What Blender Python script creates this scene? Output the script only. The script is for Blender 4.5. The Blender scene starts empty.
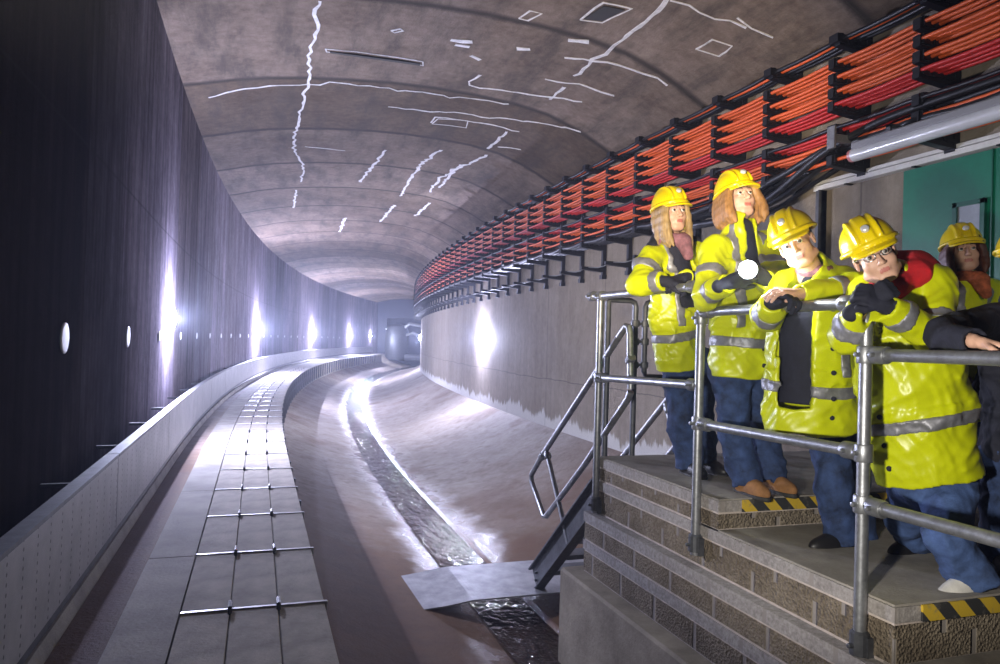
import bpy, math, random
import numpy as np
import openvdb as vdb
random.seed(7); rng = np.random.default_rng(11)
C = bpy.context.scene.collection
PI = math.pi
# ------------------------------------------------------------------ tunnel frame
# x = v (metres right of the camera), y = u (along the tunnel), z = height above the eye; the tunnel is straight to U0, then bends right
R0, U0, UEND = 143.5, 8.0, 66.0
F_PX, PIT, ROLL, YAW = 720.0, .0133, .0293, .324
def T(u, v, z):
    if u <= U0: return (v, u, z)
    a = (u-U0)/R0
    return (R0-(R0-v)*math.cos(a), U0+(R0-v)*math.sin(a), z)
def heading(u): return 0.0 if u <= U0 else (u-U0)/R0
def uv_of(p):
    if p[1] <= U0: return p[1], p[0]
    dx, dy = R0-p[0], p[1]-U0
    return U0+R0*math.atan2(dy, dx), R0-math.hypot(dx, dy)
def _rot(x, y, z): return np.array([x*math.cos(YAW)+y*math.sin(YAW), -x*math.sin(YAW)+y*math.cos(YAW), z])
_cp, _sp, _cr, _sr = math.cos(PIT), math.sin(PIT), math.cos(ROLL), math.sin(ROLL)
CF = _rot(0, _cp, _sp)                                  # view direction
CU0 = _rot(0, -_sp, _cp); CX0 = _rot(1, 0, 0)
CR = _cr*CX0+_sr*CU0; CUP = -_sr*CX0+_cr*CU0            # sensor axes
def ray(px, py): return CF+(px-500)/F_PX*CR-(py-332)/F_PX*CUP
def P(px, py, d): return ray(px, py)*d
# ------------------------------------------------------------------ mesh helpers
class MB:
    def __init__(s): s.v=[]; s.f=[]; s.m=[]; s.uv={}
    def add(s, vs, fs, m=0, uvs=None):
        o=len(s.v); s.v+= [tuple(map(float, p)) for p in vs]
        for i, f in enumerate(fs):
            if uvs is not None: s.uv[len(s.f)]=[uvs[j] for j in f]
            s.f.append(tuple(o+j for j in f)); s.m.append(m)
        return s
    def box(s, a, b, m=0):
        x0,y0,z0=a; x1,y1,z1=b
        v=[(x0,y0,z0),(x1,y0,z0),(x1,y1,z0),(x0,y1,z0),(x0,y0,z1),(x1,y0,z1),(x1,y1,z1),(x0,y1,z1)]
        return s.add(v, [(0,3,2,1),(4,5,6,7),(0,1,5,4),(1,2,6,5),(2,3,7,6),(3,0,4,7)], m)
    def bbox(s, a, b, bev=.006, m=0):                   # box with chamfered vertical and top edges
        x0,y0,z0=a; x1,y1,z1=b; e=min(bev,(x1-x0)*.4,(y1-y0)*.4,(z1-z0)*.4)
        def ring(z, q): return [(x0+q,y0+e+q*0,z),(x0+e,y0+q,z),(x1-e,y0+q,z),(x1-q,y0+e,z),(x1-q,y1-e,z),(x1-e,y1-q,z),(x0+e,y1-q,z),(x0+q,y1-e,z)]
        rs=[ring(z0,e*.7),ring(z0+e,0),ring(z1-e,0),ring(z1,e*.7)]
        v=sum(rs,[]); f=[tuple(range(7,-1,-1)), tuple(range(24,32))]
        for k in range(3):
            for i in range(8): f.append((k*8+i,k*8+(i+1)%8,k*8+8+(i+1)%8,k*8+8+i))
        return s.add(v,f,m)
    def obox(s, c, X, Y, Z, m=0):                       # oriented box from centre and half vectors
        c,X,Y,Z=map(np.array,(c,X,Y,Z))
        v=[c+i*X+j*Y+k*Z for k in (-1,1) for j in (-1,1) for i in (-1,1)]
        return s.add(v,[(0,2,3,1),(4,5,7,6),(0,1,5,4),(1,3,7,5),(3,2,6,7),(2,0,4,6)],m)
    def tube(s, pts, r, n=10, m=0, cap=True):
        pts=[np.array(p,float) for p in pts]; N=len(pts); rr=r if hasattr(r,'__len__') else [r]*N
        t0=pts[1]-pts[0]; t0/=np.linalg.norm(t0)
        ref=np.array([0,0,1.]) if abs(t0[2])<.9 else np.array([1.,0,0])
        vs=[]; nx=np.cross(t0,ref); nx/=np.linalg.norm(nx)
        for i in range(N):
            a=pts[max(i-1,0)]; b=pts[min(i+1,N-1)]; t=b-a; t/=np.linalg.norm(t)
            nx=nx-t*nx.dot(t); nx/=np.linalg.norm(nx); ny=np.cross(t,nx)
            for j in range(n):
                q=2*PI*j/n; vs.append(pts[i]+rr[i]*(math.cos(q)*nx+math.sin(q)*ny))
        f=[(i*n+j,i*n+(j+1)%n,(i+1)*n+(j+1)%n,(i+1)*n+j) for i in range(N-1) for j in range(n)]
        if cap: f+= [tuple(range(n-1,-1,-1)), tuple(range((N-1)*n,N*n))]
        return s.add(vs,f,m)
    def lathe(s, c, axis, prof, n=20, m=0):             # prof: (distance along axis, radius)
        c=np.array(c,float); a=np.array(axis,float); a/=np.linalg.norm(a)
        return s.tube_raw(c,a,prof,n,m)
    def tube_raw(s,c,a,prof,n,m):
        ref=np.array([0,0,1.]) if abs(a[2])<.9 else np.array([1.,0,0])
        nx=np.cross(a,ref); nx/=np.linalg.norm(nx); ny=np.cross(a,nx); vs=[]
        for (h,r) in prof:
            for j in range(n):
                q=2*PI*j/n; vs.append(c+a*h+max(r,1e-4)*(math.cos(q)*nx+math.sin(q)*ny))
        N=len(prof)
        f=[(i*n+j,i*n+(j+1)%n,(i+1)*n+(j+1)%n,(i+1)*n+j) for i in range(N-1) for j in range(n)]
        f+=[tuple(range(n-1,-1,-1)), tuple(range((N-1)*n,N*n))]
        return s.add(vs,f,m)
    def sweep(s, prof, us, m=0, cap=True, mats=None):   # closed (v,z) profile swept along the tunnel, UV = (u, running length)
        n=len(prof); vs=[]; L=[0]
        for i in range(n): L.append(L[-1]+math.hypot(prof[(i+1)%n][0]-prof[i][0],prof[(i+1)%n][1]-prof[i][1]))
        for u in us:
            for (v,z) in prof: vs.append(T(u,v,z))
        o=len(s.v); s.v+=vs
        for k in range(len(us)-1):
            for i in range(n):
                j=(i+1)%n
                s.uv[len(s.f)]=[(us[k],L[i]),(us[k+1],L[i]),(us[k+1],L[i+1]),(us[k],L[i+1])]
                s.f.append((o+k*n+i,o+(k+1)*n+i,o+(k+1)*n+j,o+k*n+j)); s.m.append(mats[i] if mats else m)
        if cap:
            s.f.append(tuple(o+i for i in range(n))); s.m.append(m)
            e=o+(len(us)-1)*n; s.f.append(tuple(e+i for i in range(n-1,-1,-1))); s.m.append(m)
        return s
    def build(s, name, mats, parent=None, smooth=False, org=None):
        if not isinstance(mats,(list,tuple)): mats=[mats]
        o0=np.array(org if org is not None else (0,0,0),float)
        if parent is not None: o0=np.array(wl(parent))
        me=bpy.data.meshes.new(name)
        me.from_pydata([tuple(np.array(p)-o0) for p in s.v],[],s.f)
        for mt in mats: me.materials.append(mt)
        me.polygons.foreach_set('material_index', s.m)
        if s.uv:
            ul=me.uv_layers.new(name='UVMap')
            for fi,c in s.uv.items():
                for li,q in zip(me.polygons[fi].loop_indices,c): ul.data[li].uv=q
        if smooth: me.polygons.foreach_set('use_smooth',[True]*len(me.polygons))
        me.update()
        return link(name,me,parent,None if parent is not None else o0)
def wl(o):
    p=np.array(o.location,float)
    while o.parent: o=o.parent; p+=np.array(o.location)
    return p
def link(name, me, parent=None, loc=None):
    ob=bpy.data.objects.new(name,me); C.objects.link(ob)
    if parent is not None: ob.parent=parent
    elif loc is not None: ob.location=loc
    return ob
def tag(o,label,cat,group=None,kind=None):
    o['label']=label; o['category']=cat
    if group: o['group']=group
    if kind: o['kind']=kind
    return o
def empty(name,loc,label,cat,group=None,rz=0):
    o=bpy.data.objects.new(name,None); C.objects.link(o); o.location=tuple(map(float,loc)); o.rotation_euler=(0,0,rz); o.empty_display_size=.1
    return tag(o,label,cat,group)
def struct(o): o['kind']='structure'; return o
def smooth_angle(o,deg=35):
    me=o.data; me.polygons.foreach_set('use_smooth',[True]*len(me.polygons))
    try: me.set_sharp_from_angle(angle=math.radians(deg))
    except Exception: pass
    return o
# ------------------------------------------------------------------ materials
def newmat(name):
    m=bpy.data.materials.new(name); m.use_nodes=True
    nt=m.node_tree; b=nt.nodes['Principled BSDF']; return m,nt,b
def N(nt,t,**k):
    n=nt.nodes.new(t)
    for a,v in k.items():
        if a=='ins':
            for q,w in v.items(): n.inputs[q].default_value=w
        else: setattr(n,a,v)
    return n
def lk(nt,a,b): nt.links.new(a,b)
def plain(name,col,rough=.6,metal=0,spec=.5,noise=0,nscale=8,bump=0,bscale=40,emit=None,es=0):
    m,nt,b=newmat(name); b.inputs['Base Color'].default_value=(*col,1); b.inputs['Roughness'].default_value=rough
    b.inputs['Metallic'].default_value=metal; b.inputs['Specular IOR Level'].default_value=spec
    if noise or bump: tc=N(nt,'ShaderNodeTexCoord')
    if noise:
        n=N(nt,'ShaderNodeTexNoise',ins={'Scale':nscale,'Detail':6,'Roughness':.65}); lk(nt,tc.outputs['Object'],n.inputs['Vector'])
        r=N(nt,'ShaderNodeMapRange',ins={1:.3,2:.7,3:1-noise,4:1+noise*.6}); lk(nt,n.outputs['Fac'],r.inputs[0])
        x=N(nt,'ShaderNodeMix',data_type='RGBA',blend_type='MULTIPLY',ins={0:1}); x.inputs[6].default_value=(*col,1)
        lk(nt,r.outputs[0],x.inputs[7]); lk(nt,x.outputs[2],b.inputs['Base Color'])
    if bump:
        n=N(nt,'ShaderNodeTexNoise',ins={'Scale':bscale,'Detail':4}); lk(nt,tc.outputs['Object'],n.inputs['Vector'])
        q=N(nt,'ShaderNodeBump',ins={'Strength':bump,'Distance':.01}); lk(nt,n.outputs['Fac'],q.inputs['Height']); lk(nt,q.outputs[0],b.inputs['Normal'])
    if emit: b.inputs['Emission Color'].default_value=(*emit,1); b.inputs['Emission Strength'].default_value=es
    return m
def math_(nt,op,a,b=None,c=None):
    n=N(nt,'ShaderNodeMath',operation=op)
    for i,x in enumerate((a,b,c)):
        if x is None: continue
        if isinstance(x,(int,float)): n.inputs[i].default_value=x
        else: lk(nt,x,n.inputs[i])
    return n.outputs[0]
def mixc(nt,f,a,b,bt='MIX'):
    n=N(nt,'ShaderNodeMix',data_type='RGBA',blend_type=bt)
    for i,x in ((0,f),(6,a),(7,b)):
        if isinstance(x,(int,float)): n.inputs[i].default_value=x
        elif isinstance(x,tuple): n.inputs[i].default_value=(*x,1)
        else: lk(nt,x,n.inputs[i])
    return n.outputs[2]
def ramp(nt,x,a,b,lo=0.,hi=1.):
    n=N(nt,'ShaderNodeMapRange',ins={1:a,2:b,3:lo,4:hi}); lk(nt,x,n.inputs[0]); return n.outputs[0]
def noise(nt,vec,scale,detail=6,rough=.6,mp=None):
    if mp:
        q=N(nt,'ShaderNodeMapping'); q.inputs['Scale'].default_value=mp; lk(nt,vec,q.inputs[0]); vec=q.outputs[0]
    n=N(nt,'ShaderNodeTexNoise',ins={'Scale':scale,'Detail':detail,'Roughness':rough}); lk(nt,vec,n.inputs['Vector']); return n.outputs['Fac']
def concrete(name,c1,c2,streak=0,bay=0,joint=0,pores=.5,rough=.85,extra=None,spec=.3):
    """swept concrete: UV.x runs along the tunnel, UV.y round the profile"""
    m,nt,b=newmat(name); tc=N(nt,'ShaderNodeTexCoord'); ob=tc.outputs['Object']; sep=N(nt,'ShaderNodeSeparateXYZ'); lk(nt,tc.outputs['UV'],sep.inputs[0])
    u,s=sep.outputs[0],sep.outputs[1]
    big=noise(nt,ob,.9,8,.65); fine=noise(nt,ob,9,8,.7); gr=noise(nt,ob,45,3,.6)
    f=math_(nt,'ADD',math_(nt,'MULTIPLY',ramp(nt,big,.3,.7),.55),math_(nt,'MULTIPLY',ramp(nt,fine,.3,.7),.45))
    col=mixc(nt,f,c1,c2)
    if bay:
        w=N(nt,'ShaderNodeTexWhiteNoise',noise_dimensions='1D'); lk(nt,math_(nt,'FLOOR',math_(nt,'DIVIDE',u,bay)),w.inputs['W'])
        col=mixc(nt,.9,col,mixc(nt,w.outputs['Value'],(.55,.5,.45),(1.1,1.1,1.15)),'MULTIPLY')
    if joint:
        ju=math_(nt,'ABSOLUTE',math_(nt,'SUBTRACT',math_(nt,'FRACT',math_(nt,'ADD',math_(nt,'DIVIDE',u,joint),math_(nt,'MULTIPLY',math_(nt,'SUBTRACT',fine,.5),.02))),.5))
        col=mixc(nt,ramp(nt,ju,.5-.1/joint,.5-.02/joint,0,.8),col,(.02,.018,.016))
        st=ramp(nt,noise(nt,tc.outputs['UV'],1,7,.7,(.6,2.4,1)),.46,.66); col=mixc(nt,math_(nt,'MULTIPLY',st,.75),col,(.06,.05,.042))
    if streak:
        sx=noise(nt,ob,1,7,.75,(5,5,.22)); sy=noise(nt,ob,1,4,.6,(14,14,.15))
        k=math_(nt,'MULTIPLY',ramp(nt,sx,.35,.7),ramp(nt,sy,.25,.75,.55,1.2))
        col=mixc(nt,streak,col,mixc(nt,k,(.25,.23,.25),(1.5,1.5,1.55)),'MULTIPLY')
    if extra: col=extra(nt,col,u,s,ob,tc)
    lk(nt,col,b.inputs['Base Color']); b.inputs['Roughness'].default_value=rough; b.inputs['Specular IOR Level'].default_value=spec
    h=math_(nt,'ADD',math_(nt,'MULTIPLY',fine,.7),math_(nt,'MULTIPLY',gr,pores))
    q=N(nt,'ShaderNodeBump',ins={'Strength':.55,'Distance':.02}); lk(nt,h,q.inputs['Height']); lk(nt,q.outputs[0],b.inputs['Normal'])
    return m,nt,b
M={}
def wall_r_extra(nt,col,u,s,ob,tc):
    sp=N(nt,'ShaderNodeSeparateXYZ'); lk(nt,ob,sp.inputs[0]); z=sp.outputs[2]
    jag=noise(nt,ob,1,6,.75,(2.5,2.5,.4))
    edge=math_(nt,'ADD',z,math_(nt,'MULTIPLY',math_(nt,'SUBTRACT',jag,.5),-.85))   # lime bloom creeping up from the foot of the wall
    col=mixc(nt,ramp(nt,edge,-1.36,-1.30,.85,0),col,(.62,.6,.57))
    w=math_(nt,'ADD',z,math_(nt,'MULTIPLY',math_(nt,'SUBTRACT',noise(nt,ob,1.2),.5),.12))
    col=mixc(nt,math_(nt,'MULTIPLY',ramp(nt,math_(nt,'ABSOLUTE',math_(nt,'ADD',w,.66)),.0,.012,1,0),.7),col,(.05,.045,.045))
    pan=math_(nt,'ABSOLUTE',math_(nt,'SUBTRACT',math_(nt,'FRACT',math_(nt,'DIVIDE',u,2.5)),.5))
    col=mixc(nt,ramp(nt,pan,.494,.498,0,.5),col,(.06,.055,.05))
    return col
def wall_l_extra(nt,col,u,s,ob,tc):
    sp=N(nt,'ShaderNodeSeparateXYZ'); lk(nt,ob,sp.inputs[0]); z=sp.outputs[2]
    pan=math_(nt,'ABSOLUTE',math_(nt,'SUBTRACT',math_(nt,'FRACT',math_(nt,'DIVIDE',u,2.45)),.5))
    col=mixc(nt,ramp(nt,pan,.493,.498,0,.55),col,(.03,.03,.03))
    zz=math_(nt,'ABSOLUTE',math_(nt,'SUBTRACT',z,1.1))
    shade_n=noise(nt,ob,.55,6,.65,(1,1,.45)); shade_u=math_(nt,'ADD',u,math_(nt,'MULTIPLY',math_(nt,'SUBTRACT',shade_n,.5),9.))   # shade of the near bays painted into the colour, ragged edge
    col=mixc(nt,ramp(nt,shade_u,4.6,9.0,.91,0),col,(.012,.01,.011))
    return mixc(nt,ramp(nt,zz,.0,.015,.5,0),col,(.03,.03,.03))
def floor_extra(nt,col,u,s,ob,tc):
    ns=noise(nt,ob,1.1,7,.7); n2=noise(nt,ob,4,6,.7)
    col=mixc(nt,ramp(nt,n2,.52,.66,0,.45),col,(.1,.055,.03))                       # rust coloured silt
    sil=noise(nt,ob,.8,4,.5)
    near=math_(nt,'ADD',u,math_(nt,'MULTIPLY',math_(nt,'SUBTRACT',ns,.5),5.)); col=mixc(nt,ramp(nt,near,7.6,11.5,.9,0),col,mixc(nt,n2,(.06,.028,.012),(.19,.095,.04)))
    return mixc(nt,ramp(nt,sil,.56,.7,0,.5),col,(.13,.062,.03))
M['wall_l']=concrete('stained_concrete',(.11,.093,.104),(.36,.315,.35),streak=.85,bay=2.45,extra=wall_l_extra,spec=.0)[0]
M['wall_r']=concrete('right_wall_concrete',(.19,.155,.115),(.36,.31,.25),streak=.22,extra=wall_r_extra,spec=.1)[0]
M['ceil']=concrete('ceiling_concrete',(.085,.056,.036),(.31,.245,.19),bay=2.45,joint=2.45,pores=1.3,spec=.1)[0]
M['floor'],nt,b=concrete('wet_floor_concrete',(.19,.15,.115),(.44,.385,.34),extra=floor_extra)
tc=N(nt,'ShaderNodeTexCoord'); sep=N(nt,'ShaderNodeSeparateXYZ'); lk(nt,tc.outputs['UV'],sep.inputs[0])
wob=math_(nt,'MULTIPLY',math_(nt,'SUBTRACT',noise(nt,tc.outputs['Object'],1.6,6,.65),.5),1.3)
FLOOR_WET_S=[0]                                         # set once the floor profile is known
wet=math_(nt,'ABSOLUTE',math_(nt,'ADD',math_(nt,'SUBTRACT',sep.outputs[1],0.0),wob)); WETNODE=wet.node.inputs[0].links[0].from_node.inputs[0].links[0].from_node
lk(nt,ramp(nt,wet,.28,.72,.1,.82),b.inputs['Roughness'])
M['slab']=plain('slab_concrete',(.43,.385,.335),.85,noise=.35,nscale=5,bump=.4,bscale=60,spec=.3)
M['strip']=plain('kerb_concrete',(.36,.33,.3),.85,noise=.35,nscale=3,bump=.4,bscale=50,spec=.3)
M['plinth']=plain('cast_plinth_concrete',(.36,.31,.24),.85,noise=.4,nscale=3,bump=.5,bscale=40,spec=.3)
M['deck']=plain('tread_concrete',(.35,.32,.28),.8,noise=.35,nscale=4,bump=.3,bscale=60,spec=.3)
M['steel']=plain('galvanised_steel',(.34,.35,.37),.42,.75,noise=.35,nscale=22,bump=.08,bscale=80)
M['steel_dark']=plain('weathered_steel',(.12,.125,.14),.5,.6,noise=.4,nscale=12)
M['steel_bar']=plain('bright_steel_bar',(.5,.5,.5),.35,.8,noise=.3,nscale=15)
M['black']=plain('black_painted_steel',(.012,.012,.016),.5,.2)
M['blackrub']=plain('black_cable_sheath',(.012,.012,.014),.45)
M['orange']=plain('orange_cable_sheath',(.82,.13,.025),.5,noise=.15,nscale=3)
M['red']=plain('crimson_cable_sheath',(.6,.025,.02),.5,noise=.15,nscale=3)
M['grey_c']=plain('grey_cable_sheath',(.14,.14,.14),.5)
M['chalk']=plain('white_marking_paint',(.78,.76,.76),.9,noise=.3,nscale=14)
M['patch']=plain('dark_inset',(.03,.028,.026),.8)
M['white_metal']=plain('white_painted_trunking',(.72,.7,.68),.5,noise=.12,nscale=10)
M['lampglass']=plain('lit_lamp_glass',(.9,.92,1),.3,emit=(.82,.87,1),es=900)
M['lamp_body']=plain('grey_lamp_casting',(.3,.3,.32),.5,.3)
M['farlamp']=plain('lit_far_lamp',(.9,.92,1),.3,emit=(.86,.92,1),es=6)
M['tubeglass']=plain('frosted_tube_cover',(.62,.63,.68),.22,spec=.6,noise=.1,nscale=6)
M['green']=plain('green_door_paint',(.0,.16,.09),.45,noise=.12,nscale=20)
M['green_edge']=plain('green_frame_paint',(.0,.1,.06),.4)
M['doorglass']=plain('dusty_wired_glass',(.42,.45,.5),.25,noise=.12,nscale=18)
M['yellow']=plain('hi_vis_yellow_fabric',(.6,.66,.004),.36,spec=.5,noise=.1,nscale=9,bump=.1,bscale=25)
M['reflect']=plain('reflective_tape',(.27,.27,.3),.45,.35,noise=.25,nscale=30,bump=.1,bscale=120)
M['helmet']=plain('yellow_helmet_plastic',(.85,.64,.0),.28,spec=.55)
M['badge']=plain('silver_badge',(.75,.75,.78),.4,.3)
M['navy']=plain('navy_fabric',(.014,.015,.03),.85,noise=.3,nscale=20,bump=.2,bscale=90)
M['denim']=plain('blue_denim',(.028,.055,.15),.85,noise=.75,nscale=12,bump=.25,bscale=140)
M['denim_pale']=plain('pale_blue_denim',(.06,.11,.27),.85,noise=.65,nscale=9,bump=.25,bscale=140)
M['skin']=plain('skin',(.68,.4,.29),.5,noise=.08,nscale=25)
M['lip']=plain('lip_skin',(.5,.17,.14),.45)
M['eyew']=plain('eye_white',(.75,.73,.7),.25)
M['iris']=plain('eye_iris',(.05,.04,.035),.2)
M['brow']=plain('brow_hair',(.15,.085,.045),.8)
def hairmat(name,c): 
    m,nt,b=newmat(name); tc=N(nt,'ShaderNodeTexCoord'); n=noise(nt,tc.outputs['Object'],1,5,.6,(60,60,9))
    lk(nt,mixc(nt,ramp(nt,n,.3,.7),tuple(x*.45 for x in c),c),b.inputs['Base Color']); b.inputs['Roughness'].default_value=.5
    q=N(nt,'ShaderNodeBump',ins={'Strength':.7,'Distance':.01}); lk(nt,n,q.inputs['Height']); lk(nt,q.outputs[0],b.inputs['Normal']); return m
M['blond']=hairmat('blond_hair',(.5,.33,.14)); M['ginger']=hairmat('strawberry_blond_hair',(.48,.24,.08)); M['auburn']=hairmat('auburn_hair',(.13,.04,.022)); M['brownhair']=hairmat('brown_hair',(.12,.07,.035))
M['pinkscarf']=plain('dusty_pink_knit',(.27,.12,.15),.9,noise=.45,nscale=26,bump=.3,bscale=70)
M['rustscarf']=plain('rust_orange_knit',(.5,.13,.05),.9,noise=.6,nscale=28,bump=.3,bscale=70)
M['redfleece']=plain('red_hooded_fleece',(.6,.012,.02),.85,noise=.3,nscale=14,bump=.2,bscale=60)
M['tan']=plain('tan_suede',(.32,.15,.05),.8,noise=.3,nscale=20,bump=.15,bscale=90)
M['blackshoe']=plain('black_shoe_leather',(.012,.011,.012),.45)
M['whiteshoe']=plain('white_trainer',(.66,.64,.6),.55,noise=.15,nscale=20)
M['sole']=plain('shoe_sole_rubber',(.03,.028,.025),.7)
M['lens']=plain('spectacle_frame_metal',(.4,.4,.42),.25,.8)
M['torch_glass']=plain('torch_lens_lit',(.9,.95,1),.2,emit=(.9,.95,1),es=160)
def blockmat(name,c1,c2,bump,joint):
    m,nt,b=newmat(name); tc=N(nt,'ShaderNodeTexCoord'); ob=tc.outputs['Object']; sp=N(nt,'ShaderNodeSeparateXYZ'); lk(nt,ob,sp.inputs[0])
    a=noise(nt,ob,3,6,.6); g=noise(nt,ob,42,5,.75)
    v=N(nt,'ShaderNodeTexVoronoi',ins={'Scale':70}); lk(nt,ob,v.inputs['Vector'])
    col=mixc(nt,ramp(nt,a,.35,.65),c1,c2); col=mixc(nt,.8,col,mixc(nt,ramp(nt,g,.3,.7),(.45,.42,.4),(1.25,1.22,1.2)),'MULTIPLY')
    run=math_(nt,'ADD',math_(nt,'ADD',sp.outputs[0],sp.outputs[1]),math_(nt,'MULTIPLY',math_(nt,'FLOOR',math_(nt,'MULTIPLY',sp.outputs[2],5.2)),.171))
    fr=math_(nt,'ABSOLUTE',math_(nt,'SUBTRACT',math_(nt,'FRACT',math_(nt,'DIVIDE',run,joint)),.5))
    col=mixc(nt,ramp(nt,fr,.5-.016/joint,.5-.011/joint,0,.9),col,(.3,.27,.25))
    lk(nt,col,b.inputs['Base Color']); b.inputs['Roughness'].default_value=.9; b.inputs['Specular IOR Level'].default_value=.2
    h=math_(nt,'MULTIPLY',math_(nt,'ADD',g,v.outputs['Distance']),ramp(nt,fr,.5-.02/joint,.5-.01/joint,1,0))
    q=N(nt,'ShaderNodeBump',ins={'Strength':bump,'Distance':.02}); lk(nt,h,q.inputs['Height']); lk(nt,q.outputs[0],b.inputs['Normal']); return m
M['rough']=blockmat('rough_aggregate_block',(.22,.18,.13),(.34,.29,.22),.9,.44)
M['capc']=blockmat('smooth_block_course',(.34,.32,.31),(.42,.4,.39),.15,.46)
M['mortar']=plain('pale_mortar',(.56,.48,.43),.9,noise=.25,nscale=12,bump=.4,bscale=50)
def stripemat():
    m,nt,b=newmat('hazard_stripes'); tc=N(nt,'ShaderNodeTexCoord'); sp=N(nt,'ShaderNodeSeparateXYZ'); lk(nt,tc.outputs['Object'],sp.inputs[0])
    fr=math_(nt,'FRACT',math_(nt,'DIVIDE',math_(nt,'ADD',sp.outputs[0],math_(nt,'MULTIPLY',sp.outputs[2],1.0)),.17))
    n=noise(nt,tc.outputs['Object'],18,5,.7)
    col=mixc(nt,math_(nt,'GREATER_THAN',fr,.5),(.035,.035,.035),(.62,.42,.03)); col=mixc(nt,ramp(nt,n,.55,.7,0,.55),col,(.2,.18,.15))
    lk(nt,col,b.inputs['Base Color']); b.inputs['Roughness'].default_value=.7; return m
M['stripe']=stripemat()
def waterm():
    m,nt,b=newmat('running_water'); tc=N(nt,'ShaderNodeTexCoord'); ob=tc.outputs['Object']
    b.inputs['Base Color'].default_value=(.028,.016,.01,1); b.inputs['Roughness'].default_value=.04; b.inputs['Specular IOR Level'].default_value=.8
    n1=noise(nt,ob,5,4,.55,(1.6,.7,1)); n2=noise(nt,ob,16,3,.5)
    q=N(nt,'ShaderNodeBump',ins={'Strength':1,'Distance':.04}); lk(nt,math_(nt,'ADD',n1,math_(nt,'MULTIPLY',n2,.3)),q.inputs['Height']); lk(nt,q.outputs[0],b.inputs['Normal']); return m
M['water']=waterm()
def checker():
    m,nt,b=newmat('chequer_plate_steel'); tc=N(nt,'ShaderNodeTexCoord'); ob=tc.outputs['Object']
    mp=N(nt,'ShaderNodeMapping'); mp.inputs['Rotation'].default_value=(0,0,PI/4); lk(nt,ob,mp.inputs[0])
    ck=N(nt,'ShaderNodeTexChecker',ins={'Scale':45}); lk(nt,mp.outputs[0],ck.inputs['Vector'])
    n=noise(nt,ob,6,5,.6); lk(nt,mixc(nt,ramp(nt,n,.35,.65),(.25,.25,.27),(.42,.42,.44)),b.inputs['Base Color'])
    b.inputs['Metallic'].default_value=.6; b.inputs['Roughness'].default_value=.5
    q=N(nt,'ShaderNodeBump',ins={'Strength':.6,'Distance':.006}); lk(nt,ck.outputs['Fac'],q.inputs['Height']); lk(nt,q.outputs[0],b.inputs['Normal']); return m
M['chequer']=checker()
def trunkm():
    m,nt,b=newmat('riveted_trunking'); tc=N(nt,'ShaderNodeTexCoord'); sep=N(nt,'ShaderNodeSeparateXYZ'); lk(nt,tc.outputs['UV'],sep.inputs[0]); u,s=sep.outputs[0],sep.outputs[1]
    du=math_(nt,'SUBTRACT',math_(nt,'FRACT',math_(nt,'DIVIDE',u,.18)),.5); ds=math_(nt,'SUBTRACT',math_(nt,'FRACT',math_(nt,'DIVIDE',s,.034)),.5)
    r=math_(nt,'SQRT',math_(nt,'ADD',math_(nt,'POWER',math_(nt,'MULTIPLY',du,.18),2.),math_(nt,'POWER',math_(nt,'MULTIPLY',ds,.034),2.)))
    n=noise(nt,tc.outputs['Object'],4,6,.7); col=mixc(nt,ramp(nt,n,.3,.7),(.27,.265,.28),(.43,.42,.44))
    col=mixc(nt,ramp(nt,r,.006,.009,.85,0),col,(.04,.04,.045)); lk(nt,col,b.inputs['Base Color']); b.inputs['Roughness'].default_value=.5; b.inputs['Metallic'].default_value=.15; return m
M['trunk']=trunkm()
# ------------------------------------------------------------------ tunnel shell
US=list(np.arange(-5,9,1.0))+list(np.arange(9,UEND+.1,1.5))
ZC=[(-1.3,3.0),(-1.0,3.10),(-.82,3.14),(-.4,3.25),(0,3.33),(.5,3.40),(1,3.45),(1.6,3.49),(2.2,3.50),(2.8,3.48),(3.4,3.43),(3.9,3.34),(4.3,3.2),(4.6,3.06),(4.8,2.95),(5.0,2.84),(5.3,2.7)]
def zceil(v): return float(np.interp(v,[a for a,_ in ZC],[b for _,b in ZC]))
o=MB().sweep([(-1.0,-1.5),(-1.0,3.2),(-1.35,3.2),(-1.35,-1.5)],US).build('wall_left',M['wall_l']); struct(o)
o=MB().sweep([(5.0,3.0),(5.0,-1.75),(5.35,-1.75),(5.35,3.0)],US).build('wall_right',M['wall_r']); struct(o)
ceil=MB().sweep(ZC[::-1]+[(-1.3,3.9),(5.3,3.9)],US).build('ceiling',M['ceil'],smooth=False); struct(ceil)
FL=[(-1.3,-1.36),(-.55,-1.36),(.3,-1.95),(.7,-2.1),(1.1,-2.24),(1.6,-2.35),(1.9,-2.41),(1.97,-2.455),(2.2,-2.47),(2.43,-2.455),(2.5,-2.41),(2.9,-2.35),(3.5,-2.2),(4.2,-1.93),(4.7,-1.69),(5.3,-1.38)]
L=0; Ls=[0]
for a,b_ in zip(FL[:-1],FL[1:]): L+=math.hypot(b_[0]-a[0],b_[1]-a[1]); Ls.append(L)
WETNODE.inputs[1].default_value=float(Ls[8])
o=MB().sweep(FL+[(5.3,-2.9),(-1.3,-2.9)],US).build('floor',M['floor']); struct(o)
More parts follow.
